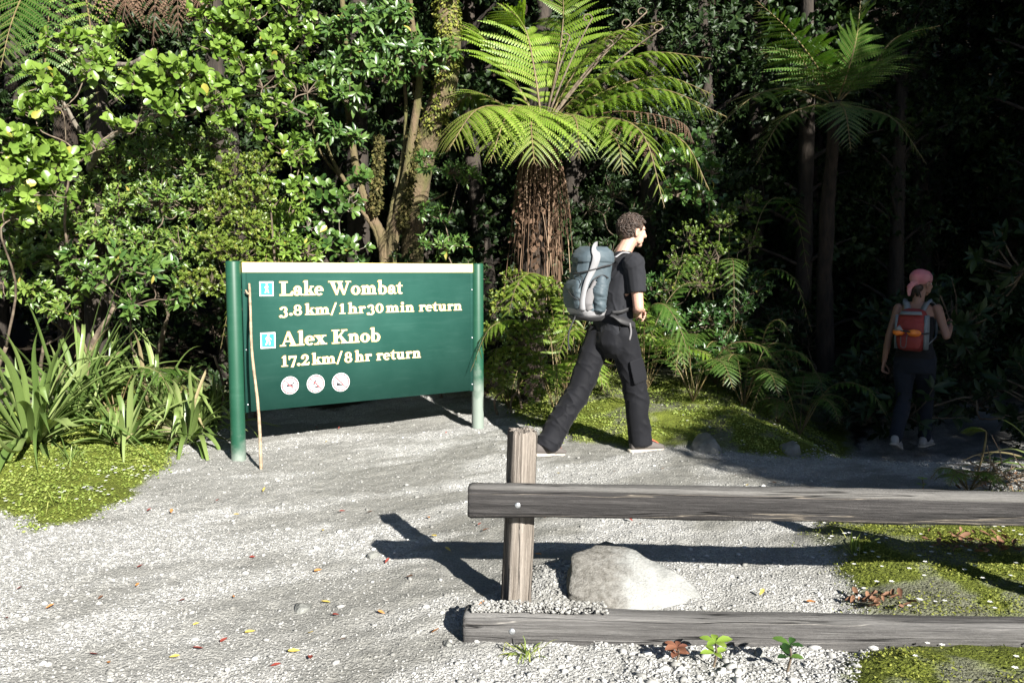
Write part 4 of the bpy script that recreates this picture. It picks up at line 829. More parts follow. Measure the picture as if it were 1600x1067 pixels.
# --- the big tree fern in the middle
fb = np.array((0.20, 8.0, Hs(0.20, 8.0))); crown = at(848, 205, 8.0)
tf = thing('tree_fern', 'big sunlit tree fern with a skirt of dead brown stems standing behind the sign', 'tree fern', fb, 'tree ferns')
g = Geo(); tr = spline([fb - (0, 0, .2), fb + (0.01, 0, .8), fb + (0.02, 0.0, 1.8), crown + (-0.05, 0, -.05), crown + (-.05, 0, .12)], 26); tube(g, tr, np.r_[np.linspace(.12, .10, 22), .10, .09, .07, .05], 18, jit=0.25); g.obj('trunk', M['fibre'], tf, smooth=True)
FR = [  # tip / mid control pixels with distances: real arching fronds spreading round the crown
 ([(848, 205, 8.0), (800, 172, 7.6), (745, 172, 7.15), (700, 235, 6.85)], .62, dict(npair=24, npin=22, rb=.45, droop=.5)),
 ([(848, 205, 8.0), (838, 175, 7.5), (830, 190, 7.0), (835, 258, 6.7)], .58, dict(npair=23, npin=22, rb=.4, droop=.5)),
 ([(848, 205, 8.0), (800, 120, 8.1), (760, 62, 8.2), (722, 40, 8.1)], .62, dict(npair=22, npin=20, rb=.2)),
 ([(848, 205, 8.0), (835, 110, 8.1), (818, 40, 8.2), (780, 5, 8.0)], .62, dict(npair=22, npin=20, rb=.35)),
 ([(848, 205, 8.0), (870, 110, 8.2), (880, 30, 8.3), (878, -30, 8.2)], .58, dict(npair=22, npin=20, rb=.25)),
 ([(848, 205, 8.0), (900, 110, 8.0), (955, 55, 7.9), (1040, 32, 7.8)], .52, dict(npair=22, npin=20, rb=.35, droop=.45)),
 ([(848, 205, 8.0), (920, 135, 7.9), (1010, 85, 7.7), (1115, 92, 7.5)], .56, dict(npair=23, npin=20, rb=.3, droop=.5)),
 ([(848, 205, 8.0), (930, 165, 7.8), (1030, 140, 7.5), (1140, 185, 7.3)], .52, dict(npair=22, npin=20, rb=.05, droop=.5)),
 ([(848, 205, 8.0), (920, 185, 7.6), (1000, 205, 7.2), (1040, 330, 7.0)], .46, dict(npair=21, npin=18, rb=.1, droop=.35)),
 ([(848, 205, 8.0), (905, 190, 7.6), (960, 215, 7.2), (975, 275, 7.0)], .36, dict(npair=20, npin=16, rb=.0, droop=.35)),
 ([(848, 205, 8.0), (900, 110, 8.5), (950, 60, 9.0), (1010, 70, 9.6)], .6, dict(npair=24, npin=16, rb=.0)),
 ([(848, 205, 8.0), (825, 170, 7.6), (795, 175, 7.1), (765, 255, 6.85)], .56, dict(npair=23, npin=22, rb=.35, droop=.5)),
 ([(848, 205, 8.0), (880, 180, 7.6), (900, 190, 7.2), (905, 250, 7.0)], .42, dict(npair=22, npin=20, rb=.2, droop=.5)),
 ([(848, 205, 8.0), (930, 150, 8.2), (1030, 120, 8.2), (1120, 150, 8.0)], .52, dict(npair=22, npin=20, rb=.05, droop=.5)),
 ([(848, 205, 8.0), (950, 190, 7.8), (1060, 215, 7.6), (1110, 300, 7.5)], .44, dict(npair=22, npin=18, rb=.0, droop=.4)),
 ([(848, 205, 8.0), (760, 150, 8.2), (730, 150, 8.3), (700, 180, 8.3)], .4, dict(npair=22, npin=16, rb=.05)),
]
for pts, Lp, kw in FR: fern_frond(tf, [at(*p) for p in pts], Lp=Lp, rach=.015, **kw)
for pts in ([(848, 205, 8.0), (960, 175, 7.5), (1060, 190, 7.3), (1085, 225, 7.25)], [(848, 205, 8), (935, 190, 7.6), (1010, 220, 7.3), (1020, 260, 7.25)]):
    f = fern_frond(tf, [at(*p) for p in pts], 'ferndead', 'frondbrown', Lp=.16, npair=22, npin=10, droop=.9, rach=.01, start=.35); f['label'] = 'withered brown frond'
for k, q in enumerate(((985, 38), (1010, 20), (958, 70), (925, 30), (1035, 45), (890, 60))):       # young croziers
    g = Geo(); p = at(q[0], q[1], 7.9); m = (crown * .45 + p * .55) + (0, 0, .12); th = np.linspace(0, 5.2, 14); rr = np.linspace(.055, .012, 14)
    tube(g, np.vstack([bez([crown, m, p], 10), p + np.stack([-.05 + rr * np.cos(th) , 0 * th, rr * np.sin(th)], -1)]), np.r_[np.linspace(.012, .007, 10), np.full(14, .006)], 6)
    g.obj('crozier', M['twig'], tf, smooth=True)
sk = Geo()
for k in range(150):
    th = rng.random() * 6.28; r0 = .06 + .06 * rng.random(); r1 = r0 + .05 + .13 * rng.random(); L = .35 + 1.15 * rng.random() ** 0.9; x_ = rng.normal() * .05
    a = crown + np.array((math.cos(th) * r0 - .03, math.sin(th) * r0, -.10)); e = crown + np.array((math.cos(th) * r1 - .03 + x_, math.sin(th) * r1, -.15 - L))
    m = np.array((e[0] * .6 + a[0] * .4 + math.cos(th) * .05, e[1] * .6 + a[1] * .4 + math.sin(th) * .05, a[2] - L * .35)); w_ = .0045 + .006 * rng.random()
    tube(sk, bez([a, a + (math.cos(th) * .07, math.sin(th) * .07, -.06), m + rng.normal(size=3) * .02, e + rng.normal(size=3) * .05], 10), np.linspace(w_, w_ * .4, 10), 5, rng.random() ** 1.3, cap=False)
for k in range(12):      # limp brown rags of old fronds among the stems
    th = rng.random() * 6.28; a = crown + np.array((math.cos(th) * .15 - .03, math.sin(th) * .15, -.22 - .2 * rng.random())); e = a + np.array((math.cos(th) * .08, math.sin(th) * .08, -.5 - .5 * rng.random())); n_ = 60
    p = a + (e - a) * rng.random((n_, 1)) + rng.normal(size=(n_, 3)) * .025; inst(sk, LEAF_CARD, p, nrm(rng.normal(size=(n_, 3)) * .5 + (0, 0, -1)), nrm(rng.normal(size=(n_, 3))), .04 + .05 * rng.random(n_), .5 * rng.random(n_))
sk.obj('dead_stem_skirt', M['ferndead'], tf, smooth=True)

def tree_fern(label, base, crown_, specs, mat='fernd', trunk=.13, **kw0):
    t_ = thing('tree_fern', label, 'tree fern', base, 'tree ferns'); g_ = Geo()
    tube(g_, spline([base - (0, 0, .2), base * .5 + crown_ * .5 + rng.normal(size=3) * .08, crown_ + (0, 0, .05)], 16), np.linspace(trunk * 1.2, trunk * .75, 16), 12, jit=.3); g_.obj('trunk', M['fibre'], t_, smooth=True)
    for pts, Lp, kw in specs:
        k = dict(kw0); k.update(kw); mm = k.pop('mat', mat); fern_frond(t_, [crown_] + [at(*p) for p in pts], mm, Lp=Lp, rach=.012, **k)
    return t_
cr = at(1305, 165, 8.9); b0 = np.array((cr[0] + .1, 9.1, Hs(cr[0] + .1, 9.1)))
tree_fern('shaded tree fern with one sunlit frond in the dark forest on the right', b0, cr, [
 ([(1322, 120, 8.7), (1338, 60, 8.6), (1345, 0, 8.6)], .58, dict(npair=26, rb=.25)), ([(1280, 110, 8.6), (1235, 50, 8.4), (1180, 0, 8.2)], .5, dict(rb=.3)), ([(1360, 110, 8.8), (1400, 60, 8.8), (1470, 40, 8.8)], .5, {}),
 ([(1240, 140, 8.5), (1180, 150, 8.2), (1110, 210, 8.0)], .45, {}), ([(1350, 170, 8.5), (1400, 190, 8.2), (1450, 260, 8.0)], .45, {}), ([(1310, 160, 8.4), (1322, 180, 8.1), (1330, 240, 7.9)], .36, dict(rb=.2)),
 ([(1270, 165, 8.5), (1220, 190, 8.3), (1180, 260, 8.2)], .4, {}), ([(1270, 120, 9.3), (1240, 80, 9.6), (1200, 90, 10)], .5, {}), ([(1340, 120, 9.3), (1390, 90, 9.8), (1430, 110, 10)], .5, {})], npair=24, npin=16, trunk=.085)
cr = at(95, -70, 8.0); b0 = np.array((-4.75, 8.6, Hs(-4.75, 8.6)))
t3 = tree_fern('leaning tree fern at the upper left with drooping fronds above the round leaved shrub', b0, cr, [
 ([(50, -30, 7.5), (20, 30, 7.2), (0, 110, 7.0)], .5, dict(rb=.0)), ([(80, 0, 7.5), (70, 110, 7.2), (75, 215, 7.1)], .42, dict(rb=.1)), ([(130, -20, 7.6), (150, 120, 7.35), (158, 232, 7.3)], .38, dict(mat='fern', rb=.2)),
 ([(10, -70, 7.8), (-60, -40, 7.5), (-120, 40, 7.3)], .5, {}), ([(150, -110, 8.4), (210, -130, 8.8), (280, -80, 9.2)], .5, {}), ([(40, -120, 8.4), (-20, -120, 8.8), (-80, -60, 9.2)], .5, {})], npair=21, npin=18, trunk=.12)
for pts in ([(160, -60, 7.6), (235, -30, 7.3), (240, 75, 7.2)], [(170, -60, 7.6), (265, -40, 7.3), (280, 62, 7.15)], [(150, -60, 7.5), (195, -20, 7.2), (190, 45, 7.1)], [(180, -70, 7.6), (300, -30, 7.3), (305, 38, 7.2)]):
    f = fern_frond(t3, [cr] + [at(*p) for p in pts], 'ferndead', 'frondbrown', Lp=.26, npair=20, npin=14, droop=1.2, rach=.009, start=.3, pw=.11); f['label'] = 'withered brown frond'

# --- ground ferns
def ground_fern(label, base, fr, mat='fernd', L=.2, npair=22, npin=14, group='ground ferns', **kw):
    base = np.asarray(base, float); t_ = thing('ground_fern', label, 'fern', base, group)
    for pts, Lp in fr: fern_frond(t_, [base + (0, 0, .03)] + [at(*p) for p in pts], mat, Lp=Lp, npair=npair, npin=npin, rach=.006, **kw)
    return t_
def fern_az(label, base, n, ln, Lp, mat='fernd', a0=0, a1=6.28, h=.55, npair=18, npin=12, name='ground_fern', group='ground ferns', **kw):
    kw.setdefault('pw', .12)
    base = np.asarray(base, float); t_ = thing(name, label, 'fern', base, group)
    for k in range(n):
        th = a0 + (a1 - a0) * (k + .7 * rng.random()) / n; l = ln * (.75 + .5 * rng.random()); d = np.array((math.cos(th), math.sin(th), 0)); hh = h * l * (0.8 + .5 * rng.random())
        fern_frond(t_, [base, base + d * l * .35 + (0, 0, hh), base + d * l * .75 + (0, 0, hh * 1.05), base + d * l + (0, 0, hh * .55)], mat, Lp=Lp * l, npair=npair, npin=npin, rach=.006, start=.2, **kw)
    return t_
G0 = lambda px, Y: np.array((at(px, 500, Y)[0], Y, Hs(at(px, 500, Y)[0], Y)))
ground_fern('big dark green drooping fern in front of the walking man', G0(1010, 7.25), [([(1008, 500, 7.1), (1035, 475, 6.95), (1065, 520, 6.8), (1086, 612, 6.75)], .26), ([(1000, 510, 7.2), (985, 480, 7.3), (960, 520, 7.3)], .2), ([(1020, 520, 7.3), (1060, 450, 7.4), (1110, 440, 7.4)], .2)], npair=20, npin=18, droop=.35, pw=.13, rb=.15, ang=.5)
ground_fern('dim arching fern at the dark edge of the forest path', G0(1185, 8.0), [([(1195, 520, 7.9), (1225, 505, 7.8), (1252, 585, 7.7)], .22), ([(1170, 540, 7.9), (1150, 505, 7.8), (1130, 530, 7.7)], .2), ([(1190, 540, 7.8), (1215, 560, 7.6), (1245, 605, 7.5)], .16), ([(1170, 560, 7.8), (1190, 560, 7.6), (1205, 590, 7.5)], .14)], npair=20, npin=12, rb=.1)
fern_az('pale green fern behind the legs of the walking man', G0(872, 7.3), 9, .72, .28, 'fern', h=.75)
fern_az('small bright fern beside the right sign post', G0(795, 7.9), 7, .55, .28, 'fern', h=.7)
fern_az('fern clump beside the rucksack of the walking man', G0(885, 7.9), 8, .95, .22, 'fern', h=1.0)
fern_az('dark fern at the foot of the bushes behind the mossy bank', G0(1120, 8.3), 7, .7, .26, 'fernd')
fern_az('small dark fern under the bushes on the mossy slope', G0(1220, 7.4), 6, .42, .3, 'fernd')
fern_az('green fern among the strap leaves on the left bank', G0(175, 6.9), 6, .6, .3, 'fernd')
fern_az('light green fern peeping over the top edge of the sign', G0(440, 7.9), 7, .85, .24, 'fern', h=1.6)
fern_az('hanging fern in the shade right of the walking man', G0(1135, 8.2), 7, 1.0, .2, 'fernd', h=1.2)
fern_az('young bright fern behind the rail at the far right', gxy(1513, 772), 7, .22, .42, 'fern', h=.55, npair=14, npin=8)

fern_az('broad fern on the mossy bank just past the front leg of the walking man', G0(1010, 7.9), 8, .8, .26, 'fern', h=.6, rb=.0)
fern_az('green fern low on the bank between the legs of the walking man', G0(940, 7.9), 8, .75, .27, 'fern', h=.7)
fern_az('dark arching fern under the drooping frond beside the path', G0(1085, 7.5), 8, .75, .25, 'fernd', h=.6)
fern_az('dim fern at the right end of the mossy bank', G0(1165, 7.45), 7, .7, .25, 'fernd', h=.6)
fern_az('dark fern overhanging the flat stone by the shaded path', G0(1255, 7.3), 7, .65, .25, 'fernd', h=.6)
# --- strap leaved plants on the left bank
def strap_plant(label, base, n, ln, wd, mat='flax', spread=1.0, a0=0.0, a1=6.28, name='strap_leaf_plant', group='strap leaved plants'):
    base = np.asarray(base, float); t_ = thing(name, label, 'plant', base, group); g_ = Geo()
    for k in range(n):
        th = a0 + (a1 - a0) * rng.random(); el = 1.5 - spread * (0.15 + 1.0 * rng.random() ** 1.3); L = ln * (.55 + .5 * rng.random()); d = np.array((math.cos(th), math.sin(th), 0))
        m = 13; s = np.linspace(0, 1, m); dr = (0.35 + 1.1 * rng.random() ** 1.6) * math.cos(el) + .03
        C = base + d * .05 * rng.random() + np.outer(s * L * math.cos(el), d) + np.outer(s * L * math.sin(el) - dr * L * s ** 2.6, (0, 0, 1.0))
        if rng.random() < .3: kk = 6 + int(rng.random() * 3); C[kk:] = C[kk] + (C[kk:] - C[kk]) * (.7, .7, -.5) - np.outer(np.arange(m - kk) * .02, (0, 0, 1))     # a folded leaf
        C += np.outer(np.sin(s * 5 + th * 3) * .02 * L, np.cross(d, (0, 0, 1)))
        T = nrm(np.gradient(C, axis=0)); W = nrm(np.cross(T, (0, 0, 1.0))); tw = .5 * (rng.random() - .5); Nn = np.cross(W, T); W = nrm(W * math.cos(tw) + Nn * math.sin(tw)); Nn = np.cross(W, T)
        wv = (wd * (.7 + .5 * rng.random()) * np.minimum(1, .55 + 1.6 * s) * np.maximum(1 - s ** 3.2, .02))[:, None] / 2
        V = np.stack([C - W * wv + Nn * wv * .45, C, C + W * wv + Nn * wv * .45], 1).reshape(-1, 3); i = np.arange(m - 1)[:, None] * 3
        g_.add(V, [np.concatenate([i + np.array((0, 1, 4, 3)), i + np.array((1, 2, 5, 4))])], np.clip(rng.random() * .86 + .16 * s.repeat(3) ** 5, 0, 1) if rng.random() > .07 else 1.0)
    g_.obj('leaves', M[mat], t_, smooth=True); return t_
strap_plant('large clump of long strap leaves at the left edge of the bank', G0(40, 5.7), 80, 1.35, .05, spread=1.2)
strap_plant('pale strap leaved clump left of the sign post', G0(285, 6.5), 70, 0.95, .042, spread=1.1)
strap_plant('tall upright strap leaves behind the left bank', G0(110, 6.5), 46, 1.6, .05, spread=.8)
strap_plant('low strap leaved clump in the middle of the left bank', G0(185, 6.1), 46, .9, .044, spread=1.25)
strap_plant('arching strap leaves beside the dark fern left of the sign', G0(235, 7.1), 36, 1.25, .05, spread=.85)
strap_plant('upright strap leaves in front of the dark glossy bush', G0(160, 7.2), 44, 1.35, .045, spread=.8)
strap_plant('small tuft of strap leaves under the left bushes', G0(325, 7.3), 26, .9, .04, spread=.9)
strap_plant('grassy tuft growing from the moss behind the ground log', gxy(1335, 862), 26, .17, .007, 'moss', .9, name='grass_tuft', group='grass tufts')
strap_plant('thin grass tuft in front of the ground log', gxy(822, 1022), 30, .12, .006, 'moss', 1.2, name='grass_tuft', group='grass tufts')
strap_plant('small grass tuft on the edge of the left moss', gxy(95, 800), 18, .16, .006, 'moss', 1.1, name='grass_tuft', group='grass tufts')
strap_plant('long thin grass in the ground cover left of the sign', gxy(110, 720), 24, .26, .008, 'flax', 1.0, name='grass_tuft', group='grass tufts')
strap_plant('broad strap leaf plant at the right edge behind the rail', np.array((3.75, 5.4, Hs(3.75, 5.4))), 9, .8, .035, 'flax', 1.2, 1.8, 4.4)

# --- left and middle shrubs and small trees
shrub('broadleaf_shrub', 'bright round leaved shrub reaching across the upper left corner', 'shrub', G0(150, 7.3), [(110, 75, 6.8, .26), (150, 105, 6.7, .22), (62, 130, 6.7, .22), (55, 175, 6.7, .18), (95, 165, 6.6, .2), (175, 60, 6.9, .16), (215, 125, 6.55, .24, 1.3), (250, 165, 6.5, .24), (290, 120, 6.6, .24, 1.3), (325, 150, 6.6, .24, 1.3), (260, 110, 6.5, .2, 1.3), (150, 230, 6.7, .16), (185, 200, 6.7, .14), (355, 170, 6.7, .2)],
      'gris', LEAF_ROUND, .082, 7, 40, 'twig', .022, rb=.2, rs=.8, fork=.3, twr=.004)
shrub('broadleaf_shrub', 'bright round leaved shrub at the top left of the sign', 'shrub', G0(395, 7.6), [(345, 45, 7.0, .28), (385, 25, 7.0, .3), (340, 75, 6.9, .22), (330, 15, 7.0, .24), (425, 65, 7.1, .24), (455, 20, 7.2, .26), (380, 105, 6.9, .22), (410, 130, 6.9, .24), (440, 95, 7.1, .22), (480, 60, 7.2, .2), (430, 175, 6.9, .22), (400, 200, 6.9, .2), (450, 235, 7.0, .22), (480, 140, 7.2, .2), (420, 285, 6.95, .16), (460, 290, 7.0, .18)],
      'gris', LEAF_ROUND, .072, 7, 38, 'twig', .022, rb=.12, rs=.85, fork=.3, twr=.004)
shrub('broadleaf_shrub', 'light green shrub with a few yellow leaves on the left edge', 'shrub', G0(-30, 6.6), [(20, 225, 6.2, .24), (60, 240, 6.2, .2), (15, 270, 6.1, .22), (90, 255, 6.3, .16), (40, 300, 6.15, .2), (85, 300, 6.2, .15), (-40, 240, 6.2, .3), (20, 335, 6.2, .16)], 'gris', LEAF_ROUND, .095, 7, 42, 'twig', .016, rb=.35, rs=.6, fork=.3)
shrub('glossy_shrub', 'dense dark glossy small leaved bush left of the sign', 'shrub', G0(250, 7.8), [(180, 260, 7.3, .3), (240, 250, 7.2, .3), (300, 260, 7.2, .3), (190, 320, 7.2, .3), (250, 310, 7.1, .32), (310, 320, 7.1, .3), (160, 370, 7.2, .26), (220, 380, 7.1, .3), (290, 385, 7.0, .28), (340, 300, 7.1, .26), (210, 210, 7.3, .22), (280, 215, 7.3, .24), (330, 220, 7.3, .24), (150, 300, 7.4, .26), (120, 350, 7.3, .22), (345, 375, 7.0, .2)],
      'midleaf', LEAF_LANCE, .062, 6, 100, 'twig', .025, rb=.2, fork=.4)
shrub('small_leaf_shrub', 'fine twiggy yellow green shrub touching the left sign post', 'shrub', G0(355, 7.4), [(365, 265, 6.95, .24), (395, 305, 6.9, .24), (350, 330, 6.9, .26), (390, 355, 6.85, .24), (335, 385, 6.8, .22), (375, 400, 6.8, .22), (330, 440, 6.8, .2), (410, 260, 7.0, .2), (300, 440, 6.8, .2)], 'yellowg', LEAF_SMALL, .032, 9, 250, 'twig', .010, rb=.15, rs=.85, stems=3, twr=.0018)
shrub('glossy_shrub', 'glossy leaved bush low behind the left end of the sign', 'shrub', G0(190, 7.5), [(190, 410, 6.85, .22), (240, 420, 6.8, .24), (150, 430, 6.8, .2), (280, 460, 6.8, .2), (210, 470, 6.8, .2), (120, 400, 6.9, .18)], 'glossy', LEAF_LANCE, .10, 7, 40, 'twig', .015, rb=.4)
shrub('glossy_shrub', 'dark glossy shrub rising over the middle of the sign', 'shrub', G0(500, 8.3), [(500, 300, 7.7, .22), (540, 320, 7.7, .22), (510, 380, 7.6, .22), (550, 390, 7.6, .2), (480, 350, 7.7, .2), (560, 280, 7.8, .18)], 'glossy', LEAF_ROUND, .085, 7, 40, 'bark', .02, rb=.3, fork=.4)
shrub('glossy_shrub', 'glossy shrub between the sapling and the tree fern trunk', 'shrub', G0(690, 8.3), [(670, 255, 7.9, .18), (705, 265, 7.9, .2), (735, 275, 7.9, .16), (690, 340, 7.8, .16), (660, 330, 7.8, .14), (690, 385, 7.7, .18), (720, 380, 7.7, .16), (665, 380, 7.7, .14)], 'glossy', LEAF_LANCE, .085, 7, 42, 'twig', .014, rb=.35, fork=.4)
shrub('glossy_shrub', 'glossy bush filling the left edge above the strap leaves', 'shrub', G0(60, 7.7), [(20, 350, 7.3, .28), (75, 345, 7.3, .28), (115, 320, 7.3, .26), (30, 405, 7.2, .28), (90, 400, 7.2, .28), (130, 440, 7.1, .24), (55, 455, 7.1, .26), (-20, 430, 7.1, .3), (100, 480, 7.1, .22)], 'midleaf', LEAF_LANCE, .08, 6, 66, 'twig', .016, rb=.25, fork=.4)
shrub('glossy_shrub', 'pale leaved bush behind the middle of the sign', 'shrub', G0(455, 8.0), [(450, 330, 7.5, .24), (420, 350, 7.4, .24), (480, 390, 7.4, .22), (440, 385, 7.3, .24), (470, 250, 7.7, .2)], 'gris', LEAF_LANCE, .075, 6, 60, 'twig', .014, rb=.1, fork=.4)
# slender multi stemmed sapling with mossy stems
sb = G0(606, 8.4); sap = thing('mossy_sapling', 'slender many stemmed sapling with shaggy moss on its stems behind the sign', 'tree', sb)
stems_ = [([(600, 400), (585, 345), (560, 280), (545, 180), (540, 60), (530, -40)], .05), ([(612, 400), (625, 320), (640, 240), (655, 120), (640, 10), (650, -60)], .052), ([(606, 400), (612, 330), (632, 230), (632, 130), (612, 70)], .03), ([(596, 400), (560, 320), (515, 240), (498, 170), (470, 120)], .024), ([(600, 400), (540, 290), (500, 235), (480, 150)], .02), ([(620, 380), (650, 330), (700, 300)], .018)]
for k, (q, r0) in enumerate(stems_):
    pts = np.vstack([sb - (0, 0, .1), [at(x, y, 8.4 - .05 * i * (k % 2)) for i, (x, y) in enumerate(q)]]); g = Geo(); tube(g, spline(pts, 34), np.linspace(r0 * 1.25, r0 * .45, 34), 9, jit=.25); g.obj('stem', M['mossbark'], sap, smooth=True)
for q, r_ in (([(585, 330), (590, 270), (593, 215)], .05), ([(628, 350), (640, 280), (648, 205)], .055), ([(652, 160), (655, 60)], .04)):
    mg = Geo(); line = spline([at(x, y, 8.32) for x, y in q], 60) if len(q) > 2 else np.linspace(at(*q[0], 8.32), at(*q[1], 8.32), 30)
    k = 1500; pi_ = rng.integers(0, len(line), k); p = line[pi_] + nrm(rng.normal(size=(k, 3))) * (r_ * (0.5 + .8 * fbm(pi_ * .12, pi_ * 0 + r_ * 50, 3, 6)))[:, None] * (0.7 + .6 * rng.random((k, 1))); F = nrm(rng.normal(size=(k, 3)) * .6 + (0, -.2, -.9))
    inst(mg, LEAF_SMALL, p, F, nrm(rng.normal(size=(k, 3))), .028 + .035 * rng.random(k), rng.random(k)); mg.obj('moss', M['hangmoss'] if 'hangmoss' in M else M['mossd'], sap)
lf, br = Geo(), Geo()
for px, py, r_ in ((560, 95, .26), (525, 105, .22), (600, 115, .24), (640, 75, .22), (690, 85, .2), (485, 185, .2), (500, 120, .18), (570, 35, .26), (620, 25, .22), (545, 150, .2), (660, 100, .18), (530, 55, .22), (590, 75, .2), (480, 225, .16), (515, 205, .14), (555, 215, .14)):
    clump(lf, br, at(px, py, 7.95), r_, int(36 * (r_ / .22) ** 2), 6, .10, LEAF_LANCE, None, .7, spread=1.15, rb=.3, twr=.004)
br.obj('twigs', M['twig'], sap); lf.obj('crown', M['glossy'], sap, smooth=True)
# big leaning mossy trunk
q = [(640, 470, 8.9), (652, 300, 8.8), (672, 200, 8.6), (695, 140, 8.5), (703, 80, 8.5), (697, 0, 8.6), (690, -120, 8.8), (670, -420, 9.2)]
tb = np.array((at(636, 500, 8.9)[0], 8.9, Hs(at(636, 500, 8.9)[0], 8.9))); lt = thing('mossy_tree', 'thick leaning mossy trunk above the right part of the sign', 'tree', tb)
g = Geo(); tube(g, spline(np.vstack([tb - (0, 0, .2), [at(*p) for p in q]]), 50), np.r_[np.linspace(.14, .12, 20), np.linspace(.12, .105, 30)], 20, jit=.12); g.obj('trunk', M['mossbark'], lt, smooth=True)
mg = Geo(); line = spline([at(*p) for p in q[2:6]], 80); k = 5200; p = line[rng.integers(0, 80, k)]; d = nrm(rng.normal(size=(k, 3))); p = p + d * .116 * (1 + .12 * rng.random((k, 1)))
kp = fbm(p[:, 2] * 5, p[:, 0] * 9, 3, 3) > .40; p, d = p[kp], d[kp]; k = len(p)
inst(mg, LEAF_SMALL, p, nrm(d * .5 + rng.normal(size=(k, 3)) * .4 + (0, 0, -.7)), d, .022 + .035 * rng.random(k), rng.random(k)); mg.obj('moss', M['mossd'], lt)
lf = Geo(); br = Geo()
for k in range(26):
    c = at(690, -300, 9.0) + rng.normal(size=3) * (1.3, .8, .8); clump(lf, None, c, .6, 60, 6, .12, LEAF_LANCE)
lf.obj('crown', M['dark'], lt, smooth=True)
# grey branch crossing the upper left, part of a leaning small tree
nb = np.array((-4.0, 7.6, Hs(-4.0, 7.6))); ln_ = thing('leaning_tree', 'leaning brown trunk with crooked grey branches in the upper left corner', 'tree', nb)
def limb_px(root, q, r0, r1, mat, name='branch'):
    g = Geo(); tube(g, spline([at(*p) for p in q], 30), np.linspace(r0, r1, 30), 9, jit=.2); g.obj(name, M[mat], root, smooth=True)
g = Geo(); tube(g, spline(np.vstack([nb - (0, 0, .1), [at(*p) for p in ((150, 420, 7.5), (160, 250, 7.4), (150, 150, 7.4), (125, 85, 7.5), (70, 20, 7.7), (20, -60, 8.0))]]), 36), np.linspace(.11, .07, 36), 12, jit=.2); g.obj('trunk', M['barkd'], ln_, smooth=True)
limb_px(ln_, [(140, 265, 7.3), (155, 235, 6.9), (185, 205, 6.75), (235, 183, 6.7), (290, 175, 6.7)], .032, .012, 'bark'); limb_px(ln_, [(160, 240, 7.1), (125, 205, 6.9), (105, 170, 6.85)], .028, .014, 'bark')
limb_px(ln_, [(130, 130, 7.45), (165, 103, 7.1), (205, 100, 7.0), (240, 78, 7.0)], .03, .014, 'bark'); limb_px(ln_, [(105, 170, 6.85), (70, 110, 6.8), (72, 50, 6.8)], .012, .006, 'bark')
limb_px(ln_, [(300, 180, 7.2), (345, 160, 7.0), (410, 150, 7.0), (480, 180, 7.2)], .018, .008, 'bark')

# --- middle right: bushes behind and beside the walking man
shrub('small_leaf_shrub', 'yellow green twiggy bush between the sign and the rucksack', 'shrub', G0(800, 7.7), [(805, 440, 7.45, .18), (840, 455, 7.4, .2), (790, 470, 7.35, .22), (825, 480, 7.35, .24), (770, 520, 7.35, .18), (815, 530, 7.3, .24), (850, 510, 7.4, .2), (790, 570, 7.3, .22), (835, 575, 7.3, .22), (860, 450, 7.5, .16), (770, 600, 7.3, .14), (835, 620, 7.2, .16)], 'yellowg', LEAF_SMALL, .036, 9, 150, 'twig', .010, rb=.1, stems=3, twr=.0018)
shrub('glossy_shrub', 'glossy round leaved bush above and right of the walking man', 'shrub', G0(1090, 8.5), [(1075, 255, 8.0, .2), (1055, 300, 8.0, .22), (1095, 310, 8.0, .22), (1110, 265, 8.0, .18), (1040, 250, 8.1, .2), (1085, 220, 8.1, .18), (1130, 330, 8.1, .2)], 'glossy', LEAF_ROUND, .075, 6, 50, 'twig', .014, rb=.1, fork=.3)
shrub('small_leaf_shrub', 'olive fine leaved bush hanging right of the walking man head', 'shrub', G0(1080, 8.2), [(1075, 370, 7.7, .24), (1110, 400, 7.7, .24), (1060, 410, 7.65, .24), (1140, 430, 7.8, .24), (1090, 440, 7.6, .26), (1045, 450, 7.6, .2), (1165, 320, 8.0, .22), (1170, 380, 8.0, .22), (1130, 350, 7.9, .22)], 'yellowg', LEAF_SMALL, .030, 8, 110, 'twig', .008, rb=.0, rs=.45, stems=2, twr=.0015)
shrub('glossy_shrub', 'dark green bush over the drooping fern beside the path', 'shrub', G0(1120, 8.4), [(1050, 500, 7.7, .24), (1105, 500, 7.8, .26), (1150, 480, 7.9, .26), (1130, 540, 7.8, .24), (1090, 560, 7.7, .22), (1180, 450, 8.0, .24), (1160, 600, 7.7, .18), (1020, 450, 7.7, .2), (1230, 560, 7.9, .2), (1210, 620, 7.6, .16)], 'glossy', LEAF_LANCE, .065, 6, 80, 'twig', .012, rb=.05, rs=.7)
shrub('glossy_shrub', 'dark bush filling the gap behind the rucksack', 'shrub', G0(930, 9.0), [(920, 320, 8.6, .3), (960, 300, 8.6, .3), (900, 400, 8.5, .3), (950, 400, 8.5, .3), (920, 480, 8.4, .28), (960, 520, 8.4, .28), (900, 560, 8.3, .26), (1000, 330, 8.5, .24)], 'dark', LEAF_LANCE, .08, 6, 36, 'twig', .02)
shrub('glossy_shrub', 'low dark bush at the foot of the tree fern', 'shrub', G0(760, 8.6), [(740, 430, 8.2, .26), (770, 480, 8.2, .26), (720, 500, 8.3, .28), (800, 440, 8.5, .2), (750, 560, 8.1, .24), (700, 560, 8.1, .24)], 'dark', LEAF_LANCE, .08, 6, 40, 'twig', .016)

